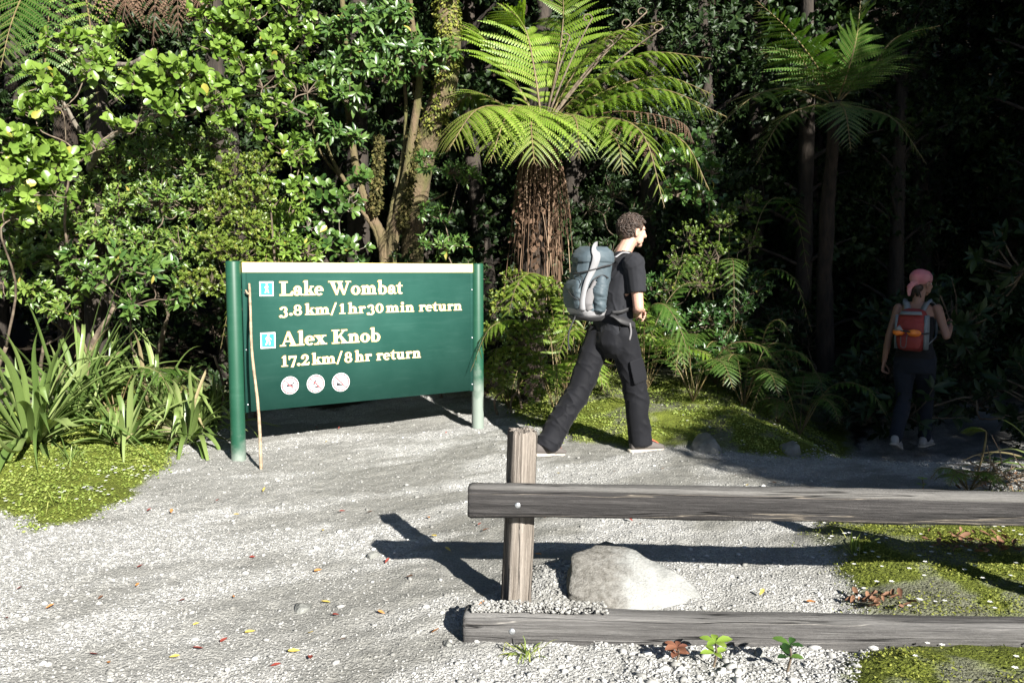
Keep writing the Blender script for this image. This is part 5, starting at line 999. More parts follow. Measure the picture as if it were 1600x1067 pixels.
# --- forest behind: each tree a thing, four kinds copied
def forest_tree(label, h, wdt, mat, tmpl, size, seed, low=.5, nclump=46, dens=46, loc=(0, 0, 0)):
    t_ = thing('forest_tree', label, 'tree', loc, 'forest trees behind the clearing'); tr_, lf_ = Geo(), Geo(); o = np.asarray(loc, float)
    top_ = np.array((rng.normal() * .4, rng.normal() * .3, h)); ax = spline([o - (0, 0, .6), o + top_ * .4 + rng.normal(size=3) * .12, o + top_ * .75, o + top_], 24); tube(tr_, ax, np.linspace(.13, .03, 24), 10, jit=.2)
    for k in range(nclump):
        f = low / h + (1 - low / h) * (k + rng.random()) / nclump; c0 = ax[int(f * 23)]; th = rng.random() * 6.28; rr = wdt * (.25 + .75 * rng.random()) * (1.1 - .6 * f)
        c = c0 + (math.cos(th) * rr, math.sin(th) * rr, .15); tube(tr_, bez([c0 - (0, 0, .25), (c0 + c) / 2, c], 5), np.linspace(.03, .01, 5), 5, cap=False)
        clump(lf_, None, c, .38 + .22 * rng.random(), dens, 6, size, tmpl, None, .75, 0.3)
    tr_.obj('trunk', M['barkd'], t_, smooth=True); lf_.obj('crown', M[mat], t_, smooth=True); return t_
kinds = [forest_tree('dark leafy forest tree standing deep in shade behind the bushes', 6.5, 1.0, 'dark', LEAF_LANCE, .10, 1, loc=(-3.2, 9.6, Hs(-3.2, 9.6))),
         forest_tree('dark leafy forest tree standing deep in shade behind the bushes', 7.5, 1.2, 'dark', LEAF_ROUND, .09, 2, loc=(-1.2, 10.0, Hs(-1.2, 10.0)), nclump=54),
         forest_tree('dark leafy forest tree standing deep in shade behind the bushes', 6.0, .9, 'dark', LEAF_LANCE, .08, 3, loc=(1.7, 10.2, Hs(1.7, 10.2)))]
GRP = 'forest trees behind the clearing'; LBL = 'dark leafy forest tree standing deep in shade behind the bushes'
places = [(-7.5, 8.8), (-6.0, 8.9), (-4.6, 9.4), (-2.2, 9.4), (-.2, 9.8), (.9, 10.6), (2.8, 10.4), (4.0, 10.8), (5.4, 10.2), (6.9, 10.0), (8.3, 9.6), (-8.6, 10.6), (-6.8, 10.8), (-5.2, 11.2), (-3.8, 11.4), (-2.0, 11.8), (-.4, 12.0), (1.4, 12.4), (3.0, 12.6), (4.8, 12.6), (6.4, 12.4), (8.2, 12.0), (10.0, 11.4),
          (-9.5, 13.5), (-7, 13.8), (-4.5, 14), (-2, 14.4), (.4, 14.6), (2.6, 15), (4.8, 15), (7.2, 14.8), (9.6, 14.2), (12, 13.4), (-11, 16.5), (-8, 17), (-5, 17.3), (-2, 17.6), (1, 17.8), (4, 18), (7, 18), (10, 17.5), (13, 16.6), (16, 15), (8.2, 15.8), (9.8, 15.0), (11.4, 15.4), (13.2, 14.6), (7.0, 16.4), (10.6, 18.6), (14.5, 18), (8.6, 19.2), (12.4, 20), (17, 18.5)]
for i, (x, y) in enumerate(places):
    x += .25 * rng.normal(); y += .2 * rng.normal()
    copy_tree(kinds[i % 3], (x, y, Hs(x, y)), rng.random() * 6.28, (.9 + .3 * rng.random()) * (1.25 if y > 13 else 1))
# taller canopy trees, crowns added above the view to keep the forest dark
def canopy_tree(label, x, y, z0, z1, rad, n, size=.11, dens=60, group='tall canopy trees', trunk=.16):
    o = np.array((x, y, Hs(x, y))); t_ = thing('canopy_tree', label, 'tree', o, group); tr_, lf_ = Geo(), Geo()
    ax = spline([o - (0, 0, .3), o + (0, 0, z0 * .5), o + (rng.normal() * .1, rng.normal() * .1, z0), o + (rng.normal() * .2, 0, z1)], 24); tube(tr_, ax, np.linspace(trunk, trunk * .3, 24), 12, jit=.15)
    for k in range(n):
        u_ = rng.normal(size=3); u_ = u_ / np.linalg.norm(u_) * rng.random() ** .4; c = o + (u_[0] * rad, u_[1] * rad, (z0 + z1) / 2 + u_[2] * (z1 - z0) / 2)
        tube(tr_, bez([o + (0, 0, max(z0 * .9, c[2] - o[2] - 1.2)), (o + c) / 2 * (1, 1, 0) + (0, 0, c[2] - .3), c], 6), np.linspace(trunk * .35, .012, 6), 5, cap=False)
        clump(lf_, None, c, .55, dens, 6, size, LEAF_LANCE, None, .8, .2)
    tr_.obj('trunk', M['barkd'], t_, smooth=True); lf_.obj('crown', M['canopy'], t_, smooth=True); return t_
for (x, y, z0, z1, rad) in ((-5.6, 8.6, 4.4, 8.5, 1.7), (-4.6, 9.0, 4.4, 8.5, 1.6), (-3.3, 9.3, 4.5, 8.5, 1.6), (-1.7, 8.9, 4.6, 8.8, 1.5), (.3, 9.8, 5.7, 10, 2.2), (3.5, 11.6, 4.6, 10.5, 2.4), (6.2, 4.4, 3.7, 5.7, 1.5), (8.2, 6.2, 3.4, 7.5, 1.9), (-4.6, 10.2, 4.8, 10, 2.2), (-1.2, 10.6, 5, 10, 2.2), (10.5, 11, 3.5, 10, 2.6), (13, 9.5, 3, 10, 2.6), (7.6, 12.2, 4.6, 10, 2.8), (6.9, 10.5, 4.8, 10, 2.6), (8.4, 8.6, 4.6, 10, 2.5), (-8.6, 8.0, 4.6, 9.5, 2.4)):
    canopy_tree('tall forest tree with an unseen crown added to shade the bushes', x, y, z0, z1, rad, 60)
def uv(u, s, v): return (0.861 * u - 0.509 * s, 0.509 * u + 0.861 * s, v - 0.5095 * s)
for (u, s, v0, v1, rad, n_) in ((4.95, -4.2, 1.60, 2.35, .48, 24), (6.6, -4.6, 2.05, 3.4, 1.0, 46), (8.0, -5.4, 1.9, 6.2, 1.75, 120), (6.5, -6.6, 4.0, 6.2, 1.0, 22), (10.2, -5.0, 1.85, 7.2, 2.0, 130), (12.8, -3.6, 1.8, 7.5, 2.3, 130), (15.6, -4.6, 1.8, 8, 2.4, 110), (9.6, -8.4, 2.2, 8.0, 2.2, 110)):
    x, y, _ = uv(u, s, 0); z0, z1 = v0 - .5095 * s, v1 - .5095 * s
    canopy_tree('tall leafy tree on the right that throws the forest path into shade', x, y, z0, z1, rad, n_, .11, 62, 'shade trees to the right of the clearing', .14)
# unseen trees added round the clearing to cut sky light in the shade
ring = canopy_tree('unseen tall tree added round the clearing to cut sky light', -9.5, 1.0, 2.0, 13, 3.0, 110, .16, 50, 'unseen trees added to block sky light', .2)
for (x, y, sc_) in ((-9.0, 5.0, 1), (-11, -3.5, 1.1), (-9, -8, 1.0), (-14, 1, 1.3), (-5.5, -12.5, .85), (-1, -15, .68), (4, -18, .62), (9.5, -18.5, .62), (15, -16, .7), (16, -9, 1.0), (15.5, -2.5, 1.1), (14.5, 4, 1.2), (12.5, 8.5, 1.1), (-13, -9, 1.3), (20, -9, 1.3), (19, 1, 1.4)):
    copy_tree(ring, (x, y, Hs(x, y)), rng.random() * 6.28, sc_)
# dark undergrowth on the shaded forest floor
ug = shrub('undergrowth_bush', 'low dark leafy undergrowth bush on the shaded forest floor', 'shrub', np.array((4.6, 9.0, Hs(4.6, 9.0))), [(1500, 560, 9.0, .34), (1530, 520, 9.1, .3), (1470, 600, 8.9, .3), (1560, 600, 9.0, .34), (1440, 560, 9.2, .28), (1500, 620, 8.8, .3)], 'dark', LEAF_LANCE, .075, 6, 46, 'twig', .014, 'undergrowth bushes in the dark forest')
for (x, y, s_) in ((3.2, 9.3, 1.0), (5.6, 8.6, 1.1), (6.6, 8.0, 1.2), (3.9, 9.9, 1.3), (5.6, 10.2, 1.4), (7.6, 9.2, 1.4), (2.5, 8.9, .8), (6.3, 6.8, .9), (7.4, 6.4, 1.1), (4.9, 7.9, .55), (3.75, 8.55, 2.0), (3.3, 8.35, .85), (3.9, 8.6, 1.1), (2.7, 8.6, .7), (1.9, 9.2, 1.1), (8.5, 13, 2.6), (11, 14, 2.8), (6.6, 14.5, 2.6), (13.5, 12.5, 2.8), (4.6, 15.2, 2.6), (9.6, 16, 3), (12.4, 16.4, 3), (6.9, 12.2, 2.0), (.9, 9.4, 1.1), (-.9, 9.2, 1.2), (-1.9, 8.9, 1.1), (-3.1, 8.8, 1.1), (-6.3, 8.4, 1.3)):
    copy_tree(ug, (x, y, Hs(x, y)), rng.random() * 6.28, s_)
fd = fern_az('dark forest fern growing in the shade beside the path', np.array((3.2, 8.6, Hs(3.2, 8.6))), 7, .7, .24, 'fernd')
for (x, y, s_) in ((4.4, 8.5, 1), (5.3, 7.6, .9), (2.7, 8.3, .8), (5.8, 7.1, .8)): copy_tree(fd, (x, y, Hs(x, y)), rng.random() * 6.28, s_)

M['twigpale'] = plain('dry_twig', (.34, .25, .16), .85, (.18, .12, .075), 20)
# --- small plants round the barrier
M['seedling'] = leaf_mat('seedling_leaf', ((0, (.14, .24, .03)), (1, (.3, .4, .08))), .45, .35); M['redleaf'] = leaf_mat('reddish_leaf', ((0, (.10, .035, .025)), (1, (.22, .10, .06))), .5, .2, .4, (1, .9, .7))
def seedling(label, px, py, h, size, n, mat, lean=(0, -.03)):
    b = gxy(px, py); root = thing('seedling', label, 'plant', b, 'seedlings beside the ground log'); st, lf_ = Geo(), Geo(); tip = b + np.array((lean[0], lean[1], h)); tube(st, spline([b - (0, 0, .02), (b + tip) / 2 + (.01, 0, 0), tip], 8), np.linspace(.005, .003, 8), 6)
    for f, m_ in ((.55, n), (1.0, n + 1)):
        p = b + (tip - b) * f; th = rng.random() * 6 + np.arange(m_) * 6.283 / m_; inst(lf_, leaf_t(.5, .2, .25), np.repeat(p[None], m_, 0), np.stack([np.cos(th), np.sin(th), np.full(m_, .35)], -1), np.tile((0, -.3, 1.0), (m_, 1)), size * (.7 + .5 * rng.random(m_)), rng.random(m_))
    st.obj('stem', M['twig'], root, smooth=True); lf_.obj('leaves', M[mat], root, smooth=True)
seedling('bright lime green seedling in front of the ground log', 1113, 1040, .10, .055, 4, 'seedling'); seedling('dull green seedling hanging against the ground log', 1228, 1048, .11, .06, 3, 'glossy'); seedling('small red leaved seedling under the ground log', 1055, 1030, .06, .05, 4, 'redleaf')
seedling('leafy green seedling on the bank behind the rail', 1545, 765, .2, .06, 4, 'glossy', (.02, 0)); seedling('tiny green seedling beside the shaded path', 1440, 770, .09, .035, 3, 'seedling', (0, 0))
cb = np.array((3.27, 5.5, Hs(3.27, 5.5))); cf = thing('curled_fern', 'yellow fern stalk with a curled over frond against the dark forest', 'fern', cb); tp_ = at(1541, 678, 5.5)
g = Geo(); st = spline([cb - (0, 0, .02), cb * .5 + tp_ * .5 + (.01, 0, 0), tp_, tp_ + (-.02, 0, .03), tp_ + (-.06, 0, .045), tp_ + (-.10, -.01, .025)], 26); tube(g, st, np.linspace(.008, .003, 26), 6); g.obj('stalk', M['frondstem'], cf, smooth=True)
lf = Geo()
for k in range(9):
    p = st[14 + k]; q_ = p + np.array((-.10 - .02 * rng.random(), -.01, -.015 - .02 * rng.random())); ln2 = bez([p, p + (-.05, 0, .02), q_], 12)
    for sd in (-1, 1): inst(lf, LEAF_SMALL, ln2[1:], np.tile((-.3, sd * .9, -.25), (11, 1)), np.tile((0, -.3, 1.0), (11, 1)), np.linspace(.034, .014, 11), .5 + .5 * rng.random(11))
lf.obj('frond', M['yellowg'], cf)
# dead twigs heaped at the right edge
bt = Geo(); bb = gxy(1575, 765); brush = thing('brushwood', 'tangle of dry broken twigs behind the rail at the far right', 'brushwood', bb)
for k in range(70):
    p = bb + np.array((rng.normal() * .16 + .03, rng.normal() * .14, .02 + .12 * rng.random())); d_ = nrm(rng.normal(size=3) * (1, .8, .5) + (0, 0, .3)); l_ = .08 + .16 * rng.random(); m_ = p + d_ * l_ * .5 + rng.normal(size=3) * .015
    tube(bt, [p, m_, p + d_ * l_], [.005, .004, .002], 5, cap=False)
    if rng.random() < .6: d2 = nrm(d_ + rng.normal(size=3) * .6); tube(bt, [m_, m_ + d2 * l_ * .4], [.003, .0015], 4, cap=False)
bt.obj('twigs', M['twigpale'], brush)
# ------------------------------------------------------------------ people
def vox(name, geo, voxel, smooth, mat, parent, fn=None, loc_org=None):
    "fuse overlapping closed pieces into ONE continuous surface"
    me = geo.mesh('tmp', (0, 0, 0)); o = bpy.data.objects.new('tmp', me); sc.collection.objects.link(o)
    m = o.modifiers.new('r', 'REMESH'); m.mode = 'VOXEL'; m.voxel_size = voxel; m.use_smooth_shade = True
    if smooth: s = o.modifiers.new('s', 'SMOOTH'); s.factor = 0.5; s.iterations = smooth
    ev = o.evaluated_get(bpy.context.evaluated_depsgraph_get()); me2 = bpy.data.meshes.new_from_object(ev); bpy.data.objects.remove(o); me2.name = name
    me2.materials.clear(); me2.materials.append(mat)
    me2.polygons.foreach_set('use_smooth', np.ones(len(me2.polygons), bool))
    if fn is not None:
        n = len(me2.vertices); co = np.zeros(n * 3, np.float32); me2.vertices.foreach_get('co', co); nn = np.zeros(n * 3, np.float32); me2.vertices.foreach_get('normal', nn)
        co = fn(co.reshape(-1, 3).astype(float), nn.reshape(-1, 3).astype(float)); me2.vertices.foreach_set('co', co.astype(np.float32).ravel()); me2.update()
    ob = bpy.data.objects.new(name, me2); sc.collection.objects.link(ob); ob.parent = parent; ORG[ob.name] = np.zeros(3); return ob
def loft(geo, secs, n=20, e=2.0, r=0.5):
    "secs: (centre, half width a along A, half width b along B, A, B)"
    th = np.linspace(0, 2 * np.pi, n, endpoint=False); c, s = np.cos(th), np.sin(th)
    k = (np.abs(c) ** e + np.abs(s) ** e) ** (-1 / e); V = []
    for C, a, b, A, B in secs: V.append(np.asarray(C, float) + (a * k * c)[:, None] * np.asarray(A) + (b * k * s)[:, None] * np.asarray(B))
    m = len(secs); V = np.concatenate(V); i = np.arange(m - 1)[:, None] * n; j = np.arange(n)[None]; q = np.stack([i + j, i + (j + 1) % n, i + n + (j + 1) % n, i + n + j], -1).reshape(-1, 4)
    geo.add(V, [q, np.arange(n)[::-1], np.arange(n) + (m - 1) * n], r)
def limb(geo, pts, rad, sides=14, per=7, flat=None):
    "tapered round-ended limb through joints"
    pts = np.asarray(pts, float); P = spline(pts, per * (len(pts) - 1) + 1); rr = np.interp(np.linspace(0, len(pts) - 1, len(P)), np.arange(len(pts)), rad)
    tube(geo, P, rr, sides); ball(geo, P[0], (rr[0],) * 3, 2); ball(geo, P[-1], (rr[-1],) * 3, 2)
def torso(geo, secs, e=2.3):   # secs: (f, l, z, half depth, half width)
    loft(geo, [((f, l, z), b, a, (1, 0, 0), (0, 1, 0)) for f, l, z, b, a in secs], 28, e)
def hand(geo, wrist, fwd, palm_n, side, curl=0.5, s=1.0):
    "palm, four unequal bent fingers and a side thumb; palm_n is the way the palm faces, side the thumb side"
    w_ = np.asarray(wrist, float); f = nrm(np.asarray(fwd, float)); p = nrm(np.asarray(palm_n, float) - f * np.dot(palm_n, f)); t = np.cross(f, p); t = t if np.dot(t, side) > 0 else -t
    loft(geo, [(w_ - f * .02 * s, .026 * s, .02 * s, t, p), (w_ + f * .02 * s, .034 * s, .018 * s, t, p), (w_ + f * .06 * s, .042 * s, .015 * s, t, p), (w_ + f * .095 * s, .040 * s, .013 * s, t, p)], 14)
    for k, (o, L, ) in enumerate(((.031, .072), (.0105, .082), (-.0105, .077), (-.031, .060))):
        b = w_ + f * .088 * s + t * o * s; pts = [b]; ang = 0.15
        for j, fr in enumerate((.42, .32, .26)):
            ang += curl * (1.0 + .15 * k); pts.append(pts[-1] + (f * math.cos(ang) + p * math.sin(ang)) * L * fr * s + t * o * .04)
        tube(geo, spline(pts, 10), np.linspace(.0093, .0072, 10) * s, 8); ball(geo, pts[-1], (.0074 * s,) * 3, 1)
    b = w_ + f * .025 * s + t * .030 * s; q = [b, b + (f * .6 + t * .7 + p * .3) * .035 * s, b + (f * .95 + t * .75 + p * .6) * .055 * s, b + (f * 1.4 + t * .6 + p * .9) * .06 * s]
    tube(geo, spline(q, 10), np.linspace(.0125, .0085, 10) * s, 8); ball(geo, q[-1], (.0085 * s,) * 3, 1)
def head(geo, hc, yaw, pitch, s=1.0):
    Rm = rotz(yaw) @ roty(pitch); T = lambda v: np.asarray(hc) + (Rm @ np.asarray(v, float)) * s
    def eb(c, r, rot=None): ball(geo, T(c), np.asarray(r) * s, 3, Rm if rot is None else Rm @ rot)
    eb((-.012, 0, .035), (.097, .078, .088)); eb((.015, 0, -.015), (.078, .069, .095)); eb((.03, 0, -.055), (.058, .055, .062)); eb((.062, 0, -.094), (.030, .030, .024)); eb((.066, 0, .03), (.030, .058, .03))
    limb(geo, [T((.088, 0, .025)), T((.103, 0, .0)), T((.116, 0, -.024))], [.010 * s, .012 * s, .0135 * s], 10); eb((.100, 0, -.032), (.016, .019, .010))
    eb((.083, 0, -.058), (.016, .024, .008)); eb((.080, 0, -.071), (.017, .022, .009)); eb((.07, .04, -.025), (.026, .024, .026)); eb((.07, -.04, -.025), (.026, .024, .026)); eb((.074, 0, .018), (.022, .05, .014))
    for sd in (-1, 1):
        eb((.0, sd * .077, -.012), (.021, .010, .033), rotz(-sd * .35)); eb((.006, sd * .083, .008), (.017, .007, .014), rotz(-sd * .35))
        eb((.045, sd * .052, -.06), (.03, .012, .035))
    return T, Rm
def wrinkle(amp, fx=(9, 9, 5), seed=3, mask=None):
    def f(co, nn):
        a = fbm(co[:, 0] * fx[0] + co[:, 1] * fx[1] * .7 + seed, co[:, 2] * fx[2] + co[:, 1] * fx[1] * .5, 3, seed)
        b = 1 - np.abs(2 * fbm(co[:, 0] * fx[0] * .6 - co[:, 1] * 4 + 9, co[:, 2] * fx[2] * 1.5 + co[:, 0] * 5, 3, seed + 5) - 1) * 2
        d = amp * ((a - .5) * 1.0 + .5 * np.clip(b, 0, 1) ** 3)
        if mask is not None: d = d * mask(co)
        return co + nn * d[:, None]
    return f
def skin_mat(name, col):
    m, n, o = new_mat(name); b = N(n, 'ShaderNodeBsdfPrincipled', Roughness=0.5); b.inputs['Base Color'].default_value = (*col, 1)
    b.inputs['Subsurface Weight'].default_value = 0.15; b.inputs['Subsurface Radius'].default_value = (.012, .005, .003); b.inputs['Specular IOR Level'].default_value = .35
    tc = n.nodes.new('ShaderNodeTexCoord'); z = N(n, 'ShaderNodeTexNoise', Scale=14.0, Detail=4.0); n.links.new(tc.outputs['Object'], z.inputs['Vector'])
    n.links.new(ramp(n, z.outputs['Fac'], ((.3, tuple(c * .86 for c in col)), (.7, col))), b.inputs['Base Color']); n.links.new(b.outputs[0], o.inputs[0]); return m
def cloth(name, col, rough=.85, scale=220.0, spec=.25, col2=None):
    m, n, o = new_mat(name); b = N(n, 'ShaderNodeBsdfPrincipled', Roughness=rough); b.inputs['Specular IOR Level'].default_value = spec; b.inputs['Sheen Weight'].default_value = .04
    tc = n.nodes.new('ShaderNodeTexCoord'); z = N(n, 'ShaderNodeTexNoise', Scale=5.0, Detail=5.0); n.links.new(tc.outputs['Object'], z.inputs['Vector'])
    n.links.new(ramp(n, z.outputs['Fac'], ((.3, col2 or tuple(c * .75 for c in col)), (.7, col))), b.inputs['Base Color'])
    z2 = N(n, 'ShaderNodeTexNoise', Scale=scale, Detail=2.0); n.links.new(tc.outputs['Object'], z2.inputs['Vector']); bp = N(n, 'ShaderNodeBump', Strength=.25, Distance=.002); n.links.new(z2.outputs['Fac'], bp.inputs['Height']); n.links.new(bp.outputs[0], b.inputs['Normal'])
    n.links.new(b.outputs[0], o.inputs[0]); return m
M['skin'] = skin_mat('pale_skin', (.46, .275, .21)); M['skin2'] = skin_mat('tanned_skin', (.30, .17, .125))
M['shirt'] = cloth('black_tshirt', (.014, .015, .019)); M['trouser'] = cloth('black_trousers', (.0075, .008, .0105), .75, spec=.15); M['hair'] = plain('dark_brown_hair', (.075, .05, .038), .5, (.03, .02, .015), 40, spec=.6)
M['shoe'] = cloth('dark_grey_shoe', (.10, .09, .085)); M['shoered'] = cloth('orange_red_shoe', (.62, .12, .07)); M['shoetan'] = cloth('tan_shoe', (.42, .28, .17)); M['sole'] = plain('pale_sole', (.5, .45, .38), .8)
M['slate'] = cloth('slate_blue_nylon', (.056, .079, .094), .6, 300, .35); M['greyn'] = cloth('light_grey_nylon', (.26, .26, .27), .65, 300, .3); M['blackn'] = cloth('black_nylon', (.018, .018, .02), .6, 300, .4); M['midgrey'] = cloth('mid_grey_mesh', (.16, .155, .16), .8, 120)
M['eyew'] = plain('eye_white', (.8, .78, .75), .2); M['eyeb'] = plain('eye_dark', (.03, .02, .015), .2)

def eyes(parent, T, s=1.0):
    for sd in (-1, 1):
        g = Geo(); ball(g, T((.081, sd * .032, .004)), (.0125 * s,) * 3, 2); e = g.obj('eye', M['eyew'], parent, smooth=True); g = Geo(); ball(g, T((.0885, sd * .033, .004)), (.0065 * s,) * 3, 2); g.obj('iris', M['eyeb'], e, smooth=True)
        g = Geo(); tube(g, spline([T((.092, sd * .012, .022)), T((.094, sd * .03, .029)), T((.080, sd * .054, .024))], 8), np.array([.004, .0055, .0055, .005, .005, .004, .003, .002]) * s, 6); g.obj('eyebrow', M['hair'], parent, smooth=True)
def shoe(parent, ank, toe_dir, pitch, s=1.0, mats=('shoe', 'shoered', 'sole')):
    Rm = rotz(math.atan2(toe_dir[1], toe_dir[0])) @ roty(pitch); a = np.asarray(ank, float); T = lambda v: a + Rm @ np.asarray(v, float) * s
    X_, Y_, Z_ = Rm @ (1, 0, 0), Rm @ (0, 1, 0), Rm @ (0, 0, 1)
    g = Geo(); loft(g, [(T((x, 0, z)), h * s, w_ * s, Z_, Y_) for x, z, h, w_ in ((-.085, -.045, .018, .018), (-.075, -.035, .036, .032), (-.03, -.022, .052, .037), (.03, -.03, .045, .038), (.09, -.046, .030, .046), (.14, -.054, .023, .044), (.175, -.060, .015, .03), (.188, -.063, .008, .014))], 18, 2.4)
    limb(g, [T((-.02, 0, -.015)), T((-.012, 0, .008))], [.040 * s, .038 * s]); up = vox('shoe', g, .006, 3, M[mats[0]], parent)
    g = Geo(); loft(g, [(T((x, 0, -.079)), .011 * s, w_ * s, Z_, Y_) for x, w_ in ((-.098, .016), (-.09, .032), (-.03, .041), (.03, .038), (.09, .049), (.15, .047), (.185, .032), (.202, .012))], 16, 3.0); g.obj('sole', M[mats[2]], up, smooth=False)
    g = Geo()
    for k in range(4): tube(g, spline([T((.028 + .022 * k, -.034, -.02 - .008 * k)), T((.032 + .022 * k, 0, .022 - .013 * k)), T((.028 + .022 * k, .034, -.02 - .008 * k))], 8), .0055 * s, 6)
    loft(g, [(T((x, 0, z)), .006 * s, w_ * s, Z_, Y_) for x, z, w_ in ((.015, .024, .026), (.05, .006, .03), (.10, -.014, .032), (.125, -.028, .03))], 12); g.obj('lacing', M[mats[1]], up)
    return up

# --- the walking man
TH = R(27); man_xy = np.array((at(957, 500, 6.2)[0], 6.2)); mz = Hs(man_xy[0], man_xy[1])
man = thing('person', 'man striding to the right in black T-shirt and black trousers with curly dark hair', 'person', (man_xy[0], man_xy[1], mz), None, TH, True)
hR, hL = np.array((.03, -.095, .95)), np.array((-.04, .095, .95)); kR, kL = np.array((.15, -.10, .50)), np.array((-.235, .10, .50)); aR, aL = np.array((.215, -.10, .095)), np.array((-.545, .10, .10))
sR, sL = np.array((.055, -.205, 1.475)), np.array((.075, .20, 1.475)); eR, eL = np.array((.06, -.255, 1.145)), np.array((.09, .26, 1.165)); wR, wL = np.array((.20, -.035, 1.085)), np.array((.24, .10, 1.075)); HC = np.array((.175, -.005, 1.725))
g = Geo(); T, Rm = head(g, HC, -.12, .10)
limb(g, [(.075, 0, 1.50), (.10, 0, 1.57), HC + (-.02, 0, -.06)], [.07, .062, .058])
torso(g, [(0, 0, .88, .10, .14), (0, 0, .98, .105, .155), (.01, 0, 1.10, .10, .145), (.03, 0, 1.25, .11, .16), (.05, 0, 1.40, .105, .175), (.065, 0, 1.49, .075, .15), (.08, 0, 1.54, .05, .08)])
for s_, e_, w_, sd in ((sR, eR, wR, -1), (sL, eL, wL, 1)):
    limb(g, [s_, (s_ + e_) / 2, e_], [.052, .047, .040]); limb(g, [e_, e_ * .6 + w_ * .4, w_], [.041, .040, .028])
    hand(g, w_, nrm(np.array((w_[0] - e_[0] + .02, -sd * .12, -.01))), (0, -sd, -.35), (0, 0, 1), .55)
for h_, k_, a_ in ((hR, kR, aR), (hL, kL, aL)): limb(g, [h_, (h_ + k_) / 2, k_], [.085, .072, .052]); limb(g, [k_, k_ * .65 + a_ * .35, a_], [.05, .05, .035])
body = vox('body', g, .0045, 3, M['skin'], man)
eyes(man, T)
# curly hair
g = Geo(); 
k = 1900; d = nrm(rng.normal(size=(k, 3))); 
for v in d:
    if v[2] < -.62 or (v[0] > .30 and v[2] < .42) or (v[0] > .02 and v[2] < .05 and abs(v[1]) > .3): continue
    if abs(v[1]) > .72 and v[0] > -.22 and v[2] < -.02: continue
    p = np.array((-.014 + v[0] * .099, v[1] * .083, .030 + v[2] * (.092 if v[2] > 0 else .10))) * 1.0; p = p + v * (.004 + .012 * rng.random())
    r_ = .006 + .008 * rng.random(); a1 = nrm(rng.normal(size=3)); a2 = nrm(np.cross(a1, v)); th = np.linspace(0, 3.0 + 3 * rng.random(), 9)
    tube(g, np.array([T(p + (a1 * math.cos(t) + a2 * math.sin(t)) * r_ + v * .006 * t / 4) for t in th]), np.linspace(.0032, .0016, 9), 4)
cap = Geo(); ball(cap, T((-.018, 0, .040)), (.102, .084, .090), 3, Rm); ball(cap, T((-.045, 0, -.01)), (.068, .076, .075), 3, Rm)
V = cap.V[0]; hair = g.obj('hair', M['hair'], man, smooth=True)
def capcut(co, nn):
    L = (co - HC) @ Rm; keep = np.clip(.072 - L[:, 0] + .55 * np.maximum(L[:, 2] - .03, 0), -.04, 0); return co + np.outer(keep, Rm[:, 0]) * 1.0
hc_ = vox('scalp_hair', cap, .007, 2, M['hair'], hair, lambda co, nn: capcut(co, nn) + nn * (.006 * (fbm(co[:, 0] * 70, co[:, 1] * 50 + co[:, 2] * 80, 2, 4) - .4))[:, None])
# T-shirt
g = Geo(); torso(g, [(-.005, 0, .93, .125, .172), (-.003, 0, 1.0, .124, .168), (.012, 0, 1.10, .122, .165), (.03, 0, 1.25, .128, .178), (.048, 0, 1.38, .123, .195), (.06, 0, 1.46, .10, .195), (.073, 0, 1.515, .075, .145), (.088, 0, 1.555, .062, .085)])
for s_, e_ in ((sR, eR), (sL, eL)): limb(g, [s_ + (-.005, 0, -.0), s_ * .6 + e_ * .4, s_ * .36 + e_ * .64], [.078, .072, .069])
def shirt_fn(co, nn):
    co = wrinkle(.015, (7, 7, 4), 11)(co, nn)
    q = fbm(co[:, 0] * 6 - co[:, 2] * 7 + co[:, 1] * 5, co[:, 2] * 4 + co[:, 1] * 6, 3, 67); co = co + nn * (np.clip(1 - np.abs(q - .5) * 9, 0, 1) ** 2 * .007)[:, None]; d = np.zeros(len(co))
    for e_, s_ in ((eR, sR), (eL, sL)):
        u_ = nrm(e_ - s_); L = np.linalg.norm(e_ - s_) * .66; q = (co - s_) @ u_; off = q - L; near = (np.abs((co - s_) - np.outer(q, u_)).max(1) < .11); co = co - np.outer(np.where(near & (off > 0) & (np.abs(co[:, 1]) > .17), off, 0), u_)
    co[:, 2] = np.maximum(co[:, 2], .925 + .012 * np.sin(co[:, 0] * 25)); return co
vox('t_shirt', g, .0065, 3, M['shirt'], man, shirt_fn)
# trousers
g = Geo(); torso(g, [(-.005, 0, .745, .05, .10), (-.008, 0, .79, .10, .155), (-.018, 0, .86, .135, .178), (-.008, 0, .95, .125, .172), (-.002, 0, 1.0, .112, .155)])
for h_, k_, a_ in ((hR, kR, aR), (hL, kL, aL)):
    b = a_ + (-.005, 0, -.045); P_ = spline([h_ + (0, 0, -.02), h_ * .6 + k_ * .4, k_, k_ * .5 + b * .5, b], 30); tube(g, P_, np.interp(np.linspace(0, 4, 30), range(5), [.114, .106, .090, .088, .092]), 20); ball(g, P_[0], (.114,) * 3, 3)
def trous(co, nn):
    lo = sst(1.0, .5, co[:, 2]); co = wrinkle(.020, (6, 5, 4.5), 23, lambda c: .45 + .8 * sst(.85, .15, c[:, 2]))(co, nn)
    q = fbm(co[:, 0] * 8 + co[:, 2] * 5 + co[:, 1] * 4, co[:, 2] * 5 - co[:, 0] * 6, 3, 61); rd = np.clip(1 - np.abs(q - .5) * 9, 0, 1) ** 2; co = co + nn * (rd * .006 * (.4 + .9 * sst(.9, .3, co[:, 2])))[:, None]
    co[:, 2] = np.clip(co[:, 2], .045, 1.0); return co
vox('trousers', g, .0075, 14, M['trouser'], man, trous)
